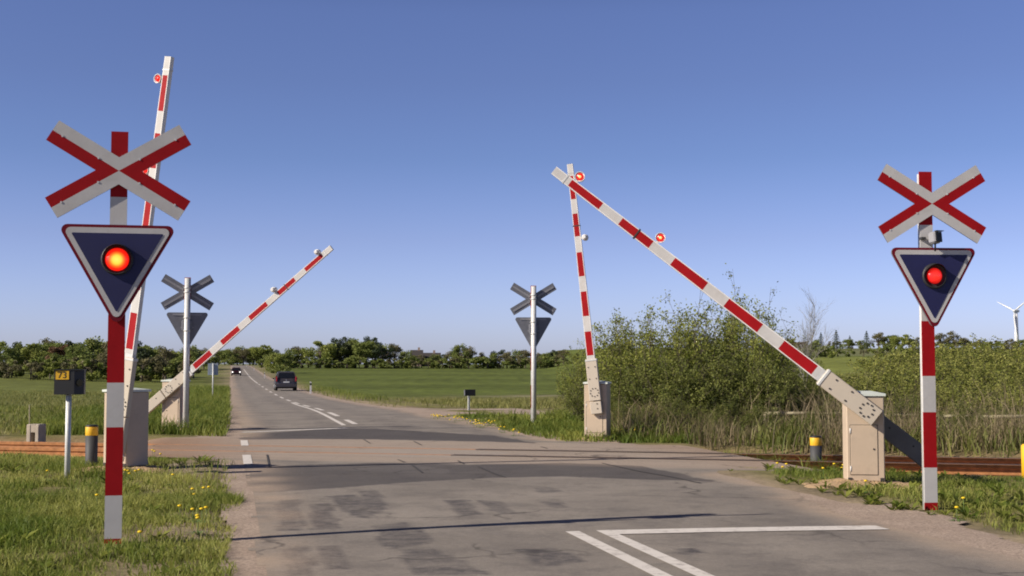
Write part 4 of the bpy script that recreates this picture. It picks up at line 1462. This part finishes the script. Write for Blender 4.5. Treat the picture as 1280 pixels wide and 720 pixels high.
TREES = {
    'oak': [tree_meshes(200 + i, 9, 8.5, M['leaf_oak']) for i in range(3)],
    'spring': [tree_meshes(210 + i, 8, 7.5, M['leaf_spring']) for i in range(2)],
    'brown': [tree_meshes(220 + i, 8, 6.0, M['leaf_brown'], leaves=2400, leaf=.30, lumps=24) for i in range(2)],
    'red': [tree_meshes(230, 8, 8, M['leaf_red'])],
    'low': [tree_meshes(240 + i, 4, 7, M['leaf_oak'], crown0=.0, lumps=14, leaves=1900, trunk=.12) for i in range(2)],
    'lowbrown': [tree_meshes(244 + i, 4, 7, M['leaf_brown'], crown0=.0, lumps=14, leaves=1800, leaf=.28, trunk=.12) for i in range(1)],
    'lowspring': [tree_meshes(246 + i, 4, 7, M['leaf_spring'], crown0=.0, lumps=14, leaves=1900, trunk=.12) for i in range(1)],
    'pine': [tree_meshes(250 + i, 10, 7, M['leaf_pine'], crown0=.22, lumps=16, leaves=2400) for i in range(2)],
    'spruce': [conifer_meshes(260 + i, 9, 5, M['leaf_pine']) for i in range(2)],
}
TH = {'oak': 9, 'spring': 8, 'brown': 8, 'red': 8, 'low': 4, 'lowbrown': 4, 'lowspring': 4, 'pine': 10, 'spruce': 9}
KIND = {'oak': ('broadleaf_tree', 'dark green broadleaf tree'), 'spring': ('broadleaf_tree', 'fresh light green tree'), 'brown': ('budding_tree', 'brownish tree still in bud'),
        'red': ('copper_tree', 'reddish copper-leaved tree'), 'low': ('field_bush', 'low dark green bush'), 'lowbrown': ('field_bush', 'low brownish bush'),
        'lowspring': ('field_bush', 'low light green bush'), 'pine': ('pine_tree', 'dark pine'), 'spruce': ('spruce_tree', 'dark pointed spruce')}
tn = [0]


def tree(kind, px, D, py, where, wf=1.0, label=None, group=None):
    x, y, z = at(px, D)
    k = (1.55 + (455 - py) / F_PX * D - z) / TH[kind]
    k = max(k, .25)
    tn[0] += 1
    nm, lb = KIND[kind]
    P = TREES[kind][tn[0] % len(TREES[kind])]
    kw = k * wf
    return plant(nm, P, ('trunk', 'crown'), (x, y, z - .1), tn[0] * 1.3, (kw, kw, k), label or f'{lb} {where}', 'tree' if 'bush' not in nm else 'bush', group or f'trees {where}')


r_ = np.random.default_rng(21)
# wood at the far left
WL = 'in the wood beyond the left meadow'
for i, px in enumerate(np.linspace(-40, 243, 28)):
    kind = ['oak', 'spring', 'oak', 'brown', 'spring', 'oak', 'pine'][i % 7]
    top = np.interp(px, [-40, 10, 50, 90, 140, 200, 240, 290, 320], [428, 426, 425, 420, 421, 428, 431, 436, 434]) + r_.uniform(-3, 4)
    tree(kind, px + r_.uniform(-4, 4), 190 + r_.uniform(-8, 26), top, WL, r_.uniform(1.0, 1.3))
for i, px in enumerate(np.linspace(228, 262, 6)):
    tree(['oak', 'brown', 'spring'][i % 3], px, 300 + 6 * i, 433 + r_.uniform(-3, 3), WL, 1.2)
tree('red', 78, 186, 425, WL, 1.0, 'reddish copper-leaved tree in the left wood, above the black number box')
WE = 'along the edge of the left meadow'
for i, px in enumerate(np.linspace(-50, 222, 20)):
    kind = ['low', 'lowbrown', 'lowspring', 'low', 'lowbrown'][i % 5]
    top = 444 + r_.uniform(-5, 7)
    tree(kind, px + r_.uniform(-6, 6), 168 + r_.uniform(-6, 10), top, WE, r_.uniform(1.0, 1.5))
# wood straight ahead, right of the road
WC = 'in the wood behind the green field'
tops = [(300, 433), (330, 428), (345, 436), (365, 434), (385, 432), (400, 425), (418, 421), (433, 420), (450, 421), (462, 420), (478, 427), (490, 428), (505, 434), (530, 444), (550, 441),
        (577, 430), (600, 437), (625, 435), (650, 436), (690, 436), (720, 437), (760, 437), (800, 436)]
for i, px in enumerate(np.linspace(292, 800, 44)):
    top = np.interp(px, [t[0] for t in tops], [t[1] for t in tops]) + r_.uniform(-2, 5)
    kind = ['oak', 'brown', 'oak', 'spring', 'oak', 'pine'][i % 6] if px < 480 else ['oak', 'brown', 'brown', 'oak', 'pine', 'brown'][i % 6]
    D = 352 + r_.uniform(-4, 26)
    if px < 332: D = 540 + r_.uniform(0, 30)
    tree(kind, px + r_.uniform(-3, 3), D, top, WC, r_.uniform(1.2, 1.6))
for i, px in enumerate(np.linspace(274, 336, 9)):
    tree(['oak', 'spring', 'oak', 'brown'][i % 4], px, 560 + 8 * (i % 3), 434 + r_.uniform(-3, 3), WC, 1.5)
for px, top in ((420, 420), (436, 418), (457, 418), (466, 419)):
    tree('pine', px, 366, top, WC, 1.1)
tree('oak', 577, 348, 428, WC, 1.15, 'rounded tree standing highest in the middle of the far wood')
WF = 'at the foot of the wood behind the green field'
for i, px in enumerate(np.linspace(334, 800, 42)):
    tree(['low', 'low', 'lowbrown'][i % 3], px + r_.uniform(-4, 4), 346 + r_.uniform(-3, 4), 446 + r_.uniform(-4, 4), WF, 1.5)
tree('spring', 343, 262, 437, WC, 1.0, 'pale yellow-green tree beside the road just behind the grey car')
tree('oak', 358, 268, 438, WC, 1.0, 'dark tree right of the pale yellow-green roadside tree')
tree('low', 354, 190, 454, WC, .9, 'dark roadside bush just above the roof of the grey car', 'bushes along the road')
# trees on the rise at the right
WS = 'on the skyline of the rise at the right'
for i, px in enumerate(np.linspace(930, 1340, 34)):
    tree(['low', 'lowbrown', 'brown', 'low', 'lowbrown'][i % 5], px + r_.uniform(-5, 5), 385 + r_.uniform(-8, 8), 427 + r_.uniform(-4, 4), WS, 1.4)
WR = 'on the rise at the right'
for px, D, top, kind in ((985, 330, 423, 'red'), (1018, 320, 425, 'oak'), (1045, 330, 414, 'spruce'), (1060, 360, 424, 'oak'), (1062, 360, 421, 'spruce'), (1026, 340, 417, 'spruce'),
                         (1083, 340, 415, 'spruce'), (1078, 350, 426, 'oak'), (1098, 340, 416, 'brown'), (1112, 340, 418, 'oak'), (1128, 330, 419, 'spring'), (1146, 360, 422, 'brown'),
                         (1175, 330, 417, 'brown'), (1192, 330, 414, 'brown'), (1205, 330, 423, 'brown'), (1222, 340, 425, 'brown'), (1247, 350, 428, 'oak'), (1265, 340, 424, 'brown'), (1277, 330, 424, 'oak'),
                         (1300, 330, 424, 'oak'), (1325, 330, 422, 'spring'), (1155, 370, 428, 'oak'), (1235, 360, 430, 'oak'), (960, 330, 425, 'oak'), (940, 330, 426, 'brown'), (1003, 322, 427, 'red')):
    tree(kind, px, D, top - 2, WR, 1.0 if kind == 'spruce' else 1.5)
tree('low', 1021, 150, 424, WR, 1.2, 'rounded dark bush right of the bare birch, on the rise')
tree('lowspring', 1040, 155, 437, WR, .8, 'low light green bush on the rise beside the rounded dark bush')
WH = 'in the hedgerow on the rise at the right'
for i, px in enumerate(np.linspace(1000, 1330, 22)):
    tree(['low', 'lowbrown', 'lowspring', 'low'][i % 4], px + r_.uniform(-5, 5), 168 + r_.uniform(-5, 12), 431 + r_.uniform(-4, 5), WH, r_.uniform(.8, 1.2))


# ------------------------------------------------------------------ grass, reeds (nobody could count them)
def blades(name, x, y, h, w, lean, mat, tint, r, z=None):
    n = len(x)
    z = gz(x, y) - .01 if z is None else z
    az = r.uniform(0, 2 * math.pi, n); la = r.uniform(0, 2 * math.pi, n)
    sx, sy = np.cos(az) * w / 2, np.sin(az) * w / 2
    lx, ly = np.cos(la) * lean * h, np.sin(la) * lean * h
    b = np.stack([x, y, z], 1); sd = np.stack([sx, sy, np.zeros(n)], 1)
    mid = b + np.stack([lx * .35, ly * .35, h * .6], 1); tip = b + np.stack([lx, ly, h * (1 - .25 * lean)], 1)
    V = np.stack([b - sd, b + sd, mid + sd * .75, mid - sd * .75, tip + sd * .12, tip - sd * .12], 1).reshape(-1, 3)
    o = (np.arange(n) * 6)[:, None]
    Fc = np.concatenate([o + np.array([[0, 1, 2, 3]]), o + np.array([[3, 2, 4, 5]])])
    me = np_mesh(name, V, Fc, mat, {'tint': np.repeat(np.clip(tint, 0, 1), 6)})
    return tag(link_mesh(name, me), kind='stuff')


def zone(r, n, s0, s1, n0, n1, clump=.5, sc=1.4, seed=0):
    s = r.uniform(s0, s1, n); q = r.uniform(n0, n1, n)
    x, y = xy(s, q)
    d = fbm(x, y, sc, seed)
    keep = d + r.normal(size=n) * .12 > clump
    return x[keep], y[keep], s[keep], q[keep], d[keep]


def n_ok(x, y):
    s, n = sn(x, y)
    p = TP[0] * x + TP[1] * y
    return (p > 26.2) | (n > 8.7)


def verge():
    r = np.random.default_rng(77)
    X, Y, H_, T = [], [], [], []

    def put(n, s0, s1, n0, n1, h, clump=.40, tint=.4, seed=0, cond=None, sc=1.4):
        x, y, s, q, d = zone(r, n, s0, s1, n0, n1, clump, sc, seed)
        p = TP[0] * x + TP[1] * y
        ok = np.ones(len(x), bool)
        for (cx, cy), rad in ((NRloc, .62), (NLloc, .5), (BLloc, .8), (BRloc, .4)):
            ok &= np.hypot(x - cx, y - cy) > rad * r.uniform(.6, 1.3, len(x))
        if cond is not None: ok &= cond(s, q, p, x, y)
        x, y, d = x[ok], y[ok], d[ok]
        X.append(x); Y.append(y); H_.append(h * r.uniform(.45, 1.25, len(x)) * (.18 + 1.65 * d) * (1 - .65 * ss(p[ok], 18.6, 20.0) * (p[ok] < 20.4))); T.append(tint + (fbm(x, y, .9, 9) - .5) * 1.9 + r.normal(size=len(x)) * .20)
    le = lambda s, q, p, x, y: (q < .02 + .45 * (fbm(s, q, 1.1, 40) - .5) - .9 * ss(s, 17.0, 19) * (1 - ss(s, 21, 23)) * (r.random(len(s)) < .8)) & (p < 20.15)
    put(74000, 8, 16, -4.2, 0.25, .105, .43, .42, 1, le)
    put(62000, 15, 24, -8.0, 0.25, .12, .43, .42, 1, le)
    re = lambda s, q, p, x, y: (q > 6.95 + .9 * (fbm(s, q, 1.1, 41) - .5) + .55 * ss(s, 11, 13.5)) & (p < 20.3)
    put(60000, 8, 20, 6.6, 12.5, .10, .43, .40, 2, re)
    put(26000, 4, 8.5, -4, 0.2, .10, .42, .42, 1, le)
    rt = lambda s, q, p, x, y: (p > 19.7) & (p < 24.4) & (q > 8.25 + .5 * fbm(s, q, 1.5, 45)) & (q < 9.4)
    put(9000, 17, 26, 8.0, 9.6, .26, .30, .35, 12, rt)
    o = blades('verge_grass', np.concatenate(X), np.concatenate(Y), np.concatenate(H_), r.uniform(.006, .013, sum(map(len, X))), r.uniform(.2, .9, sum(map(len, X))), M['grass'], np.concatenate(T), r)
    # beyond the track
    X, Y, H_, T = [], [], [], []
    fl = lambda s, q, p, x, y: (p > 25.9) & (q < -.1 + .4 * (fbm(s, q, .8, 42) - .5))
    put(52000, 26, 60, -4.6, .1, .30, .34, .30, 3, fl)
    put(16000, 60, 130, -5, .1, .34, .38, .35, 3, fl)
    put(16000, 24, 60, -16, -4.6, .17, .46, .45, 4, fl)
    fr = lambda s, q, p, x, y: (p > 25.9) & (q > 6.35 + .5 * (fbm(s, q, .8, 43) - .5)) & ~((s > 39.3) & (s < 49.6) & (q < 10.4)) 
    fr0 = fr
    fr = lambda s, q, p, x, y: fr0(s, q, p, x, y) & ~((s > 32.5) & (q < 9.2) & (r.random(len(s)) < .9))
    put(52000, 24, 42.4, 6.2, 14, .20, .36, .30, 5, fr)
    put(12000, 32, 39.6, 6.0, 9.4, .075, .30, .45, 15, lambda s, q, p, x, y: q > 6.0)
    put(16000, 70, 130, 6.3, 9.2, .30, .4, .4, 6, fr)
    blades('far_verge_grass', np.concatenate(X), np.concatenate(Y), np.concatenate(H_), r.uniform(.012, .03, sum(map(len, X))), r.uniform(.2, .8, sum(map(len, X))), M['grass_lush'], np.concatenate(T), r)
    # dry reeds behind the rails on the right, with green between
    X, Y, H_, T = [], [], [], []
    rr = lambda s, q, p, x, y: (p > 24.7) & (p < 32) & (x > 2.2 + .9 * (26 - p).clip(0, 2)) & (n_ok(x, y)) & ~((np.abs(x - BRloc[0]) < .5) & (y < BRloc[1] + .3))
    put(64000, 20, 34, 7.2, 24, .50, .48, .45, 7, rr, .6)
    put(12000, 20, 34, 7.2, 24, .85, .58, .40, 57, rr, .5)
    blades('dry_reeds', np.concatenate(X), np.concatenate(Y), np.concatenate(H_), r.uniform(.008, .018, sum(map(len, X))), r.uniform(.1, .7, sum(map(len, X))), M['reed'], np.concatenate(T), r)
    X, Y, H_, T = [], [], [], []
    put(34000, 20, 34, 7.2, 24, .46, .46, .25, 17, rr, .7)
    put(22000, 48.6, 76, 6.2, 24, .20, .46, .62, 6, fr)
    rg = lambda s, q, p, x, y: (p > 31) & (x > 7.5)
    put(52000, 26, 90, 12, 46, .45, .34, .55, 19, rg, .6)
    lm = lambda s, q, p, x, y: (p > 25.9)
    put(52000, 28, 110, -34, -4, .20, .40, .5, 27, lm, .35)
    blades('meadow_grass', np.concatenate(X), np.concatenate(Y), np.concatenate(H_), r.uniform(.015, .035, sum(map(len, X))), r.uniform(.2, .8, sum(map(len, X))), M['meadow'], np.concatenate(T), r)


verge()


def weeds():
    r = np.random.default_rng(303)
    P, D_, S_, T_ = [], [], [], []
    n = 1500
    s = r.uniform(8, 22, n); q = np.concatenate([r.uniform(-8, -.25, n // 2), r.uniform(6.9, 12, n - n // 2)])
    x, y = xy(s, q); p = TP[0] * x + TP[1] * y
    ok = (p < 20.1) & (fbm(x, y, 1.1, 71) > .47)
    x, y = x[ok], y[ok]; z = gz(x, y)
    V, T = [], []
    for i in range(len(x)):
        k = r.integers(6, 13); a0 = r.uniform(0, 6.28); big = r.uniform(.05, .15); tint = r.uniform(0, .75)
        for j in range(k):
            a = a0 + 6.283 * j / k + r.normal() * .2; ln = big * r.uniform(.6, 1.2); up = r.uniform(.15, .9) * ln; w_ = ln * .17
            d = np.array([math.cos(a), math.sin(a)]); e = np.array([-d[1], d[0]])
            b = np.array([x[i], y[i]])
            V += [(*b, z[i]), (*(b + d * ln * .55 - e * w_), z[i] + up * .7), (*(b + d * ln), z[i] + up), (*(b + d * ln * .55 + e * w_), z[i] + up * .7 + .004)]
            T += [tint + r.normal() * .08] * 4
    V = np.array(V)
    me = np_mesh('broad_leaf_weeds', V, np.arange(len(V)).reshape(-1, 4), M['grass_lush'], {'tint': np.clip(T, 0, 1)})
    tag(link_mesh('broad_leaf_weeds', me), kind='stuff')


weeds()


# dandelions: a few countable flowers
def dandelion_proto(n, spread, seed):
    r = random.Random(seed)
    root = empty('dandelion', (0, 0, 0))
    st, heads = MB(), []
    for i in range(n):
        x, y = r.uniform(-spread, spread), r.uniform(-spread, spread); h = r.uniform(.08, .17)
        st.tube((x, y, -.02), (x + .01, y, h), .004, .003, n=5)
        heads.append((x + .01, y, h))
    for k in range(7):
        a = k * .9; st.add([(0, 0, 0), (.05 * math.cos(a + .3), .05 * math.sin(a + .3), .03), (.13 * math.cos(a), .13 * math.sin(a), .02), (.05 * math.cos(a - .3), .05 * math.sin(a - .3), .03)], [(0, 1, 2, 3)])
    st.build('stem', M['stem'], root)
    for hd in heads:
        MB().lathe([(.004, -.008), (.021, .0), (.023, .007), (.012, .014), (0, .016)], 12, 0, hd).build('flower_head', M['flower'], root)
    return root


def flowers():
    protos = [dandelion_proto(1, .0, 1), dandelion_proto(3, .08, 2), dandelion_proto(5, .16, 3)]
    used = [False] * 3
    G = [('dandelion flowering in the grass of the near left verge', 'dandelions in the near left verge', [(246, 624, 1), (260, 623, 0), (247, 657, 1), (253, 659, 0), (192, 573, 1), (158, 601, 2), (247, 671, 0), (225, 655, 0), (60, 600, 0), (215, 610, 0), (176, 690, 0), (120, 640, 0)]),
         ('dandelion flowering in the grass of the near right verge', 'dandelions in the near right verge', [(979, 594, 1), (1050, 592, 1), (1196, 651, 0), (1082, 620, 0), (1205, 640, 0), (1030, 600, 0)]),
         ('dandelion flowering in the grass along the far right verge', 'dandelions in the far right verge', [(545, 524, 2), (556, 524, 2), (575, 526, 2), (590, 530, 2), (602, 535, 2), (611, 532, 2), (540, 523, 2), (629, 541, 1), (568, 528, 1), (598, 534, 2), (642, 545, 1)]),
         ('dandelion in the yellow cluster right of the far upright barrier cabinet', 'yellow flower cluster by the far right cabinet', [(783, 546, 2), (790, 543, 2), (797, 541, 2), (804, 545, 2), (812, 547, 2), (818, 545, 2), (808, 541, 2), (826, 548, 2), (800, 547, 2)])]
    for lab, grp, spots in G:
        for px, py, k in spots:
            x, y = U(px, py)
            if used[k]: o = copy_tree(protos[k])
            else: o = protos[k]; used[k] = True
            far = y > 26
            o.location = (x, y, gz1(x, y) + (.03 if far else .0)); o.rotation_euler = (0, 0, random.uniform(0, 6)); sc = 1.1 if far else 1.0
            o.scale = (sc, sc, sc)
            tag(o, lab, 'dandelion', grp)


flowers()

# ------------------------------------------------------------------ light, sky, view
SUN_EL = R(31); SH_AZ = R(22)       # shadows fall towards +x and a little away from the camera
sd = Vector((math.cos(SH_AZ) * math.cos(SUN_EL), math.sin(SH_AZ) * math.cos(SUN_EL), -math.sin(SUN_EL)))
sun = bpy.data.objects.new('sun', bpy.data.lights.new('sun', 'SUN'))
COL.objects.link(sun)
sun.data.energy = 5.0; sun.data.angle = R(.53); sun.data.color = (1.0, .91, .78)
sun.rotation_euler = sd.to_track_quat('-Z', 'Y').to_euler(); sun.location = (-30, -20, 40)

w = bpy.data.worlds.new('World'); SC.world = w; w.use_nodes = True
nt = w.node_tree
bg = nt.nodes['Background']
sky = nt.nodes.new('ShaderNodeTexSky'); sky.sky_type = 'NISHITA'; sky.sun_disc = False
sky.sun_elevation = SUN_EL; sky.sun_rotation = math.atan2(-sd.x, -sd.y)
sky.altitude = 0; sky.air_density = 1.0; sky.dust_density = .6; sky.ozone_density = 2.0
# the sky deepens in blue away from the horizon (by direction in the world)
tcw = nt.nodes.new('ShaderNodeTexCoord')
sep = nt.nodes.new('ShaderNodeSeparateXYZ'); nt.links.new(tcw.outputs['Generated'], sep.inputs[0])
rp = nt.nodes.new('ShaderNodeValToRGB')
nt.links.new(sep.outputs['Z'], rp.inputs['Fac'])
el = rp.color_ramp.elements
el[0].position = 0.0; el[1].position = 1.0
SKY_T = [(0.0, (1.05, 1.18, 2.0)), (.033, (.98, 1.07, 1.86)), (.094, (.85, .845, 1.37)), (.154, (.68, .72, 1.12)), (.21, (.68, .68, 1.03)), (.26, (.70, .69, 1.04)), (.36, (.40, .40, .64)), (.55, (.20, .205, .36)), (1.0, (.16, .165, .30))]
for i, (ps, cc) in enumerate(SKY_T):
    e = el[0] if i == 0 else el[len(el) - 1] if i == len(SKY_T) - 1 else el.new(ps)
    e.position = ps; e.color = (cc[0] / 2.1, cc[1] / 2.1, cc[2] / 2.1, 1)
sc2 = nt.nodes.new('ShaderNodeVectorMath'); sc2.operation = 'MULTIPLY'
nt.links.new(sky.outputs['Color'], sc2.inputs[0]); nt.links.new(rp.outputs['Color'], sc2.inputs[1])
sc3 = nt.nodes.new('ShaderNodeVectorMath'); sc3.operation = 'SCALE'; sc3.inputs['Scale'].default_value = 2.1
nt.links.new(sc2.outputs['Vector'], sc3.inputs[0]); nt.links.new(sc3.outputs['Vector'], bg.inputs['Color'])
bg.inputs['Strength'].default_value = .08

SC.view_settings.view_transform = 'Standard'
SC.view_settings.look = 'None'
SC.view_settings.exposure = 0.32
SC.view_settings.gamma = 1.0
SC.render.engine = 'CYCLES'
SC.cycles.max_bounces = 6
SC.cycles.transparent_max_bounces = 4
SC.cycles.filter_width = 1.9
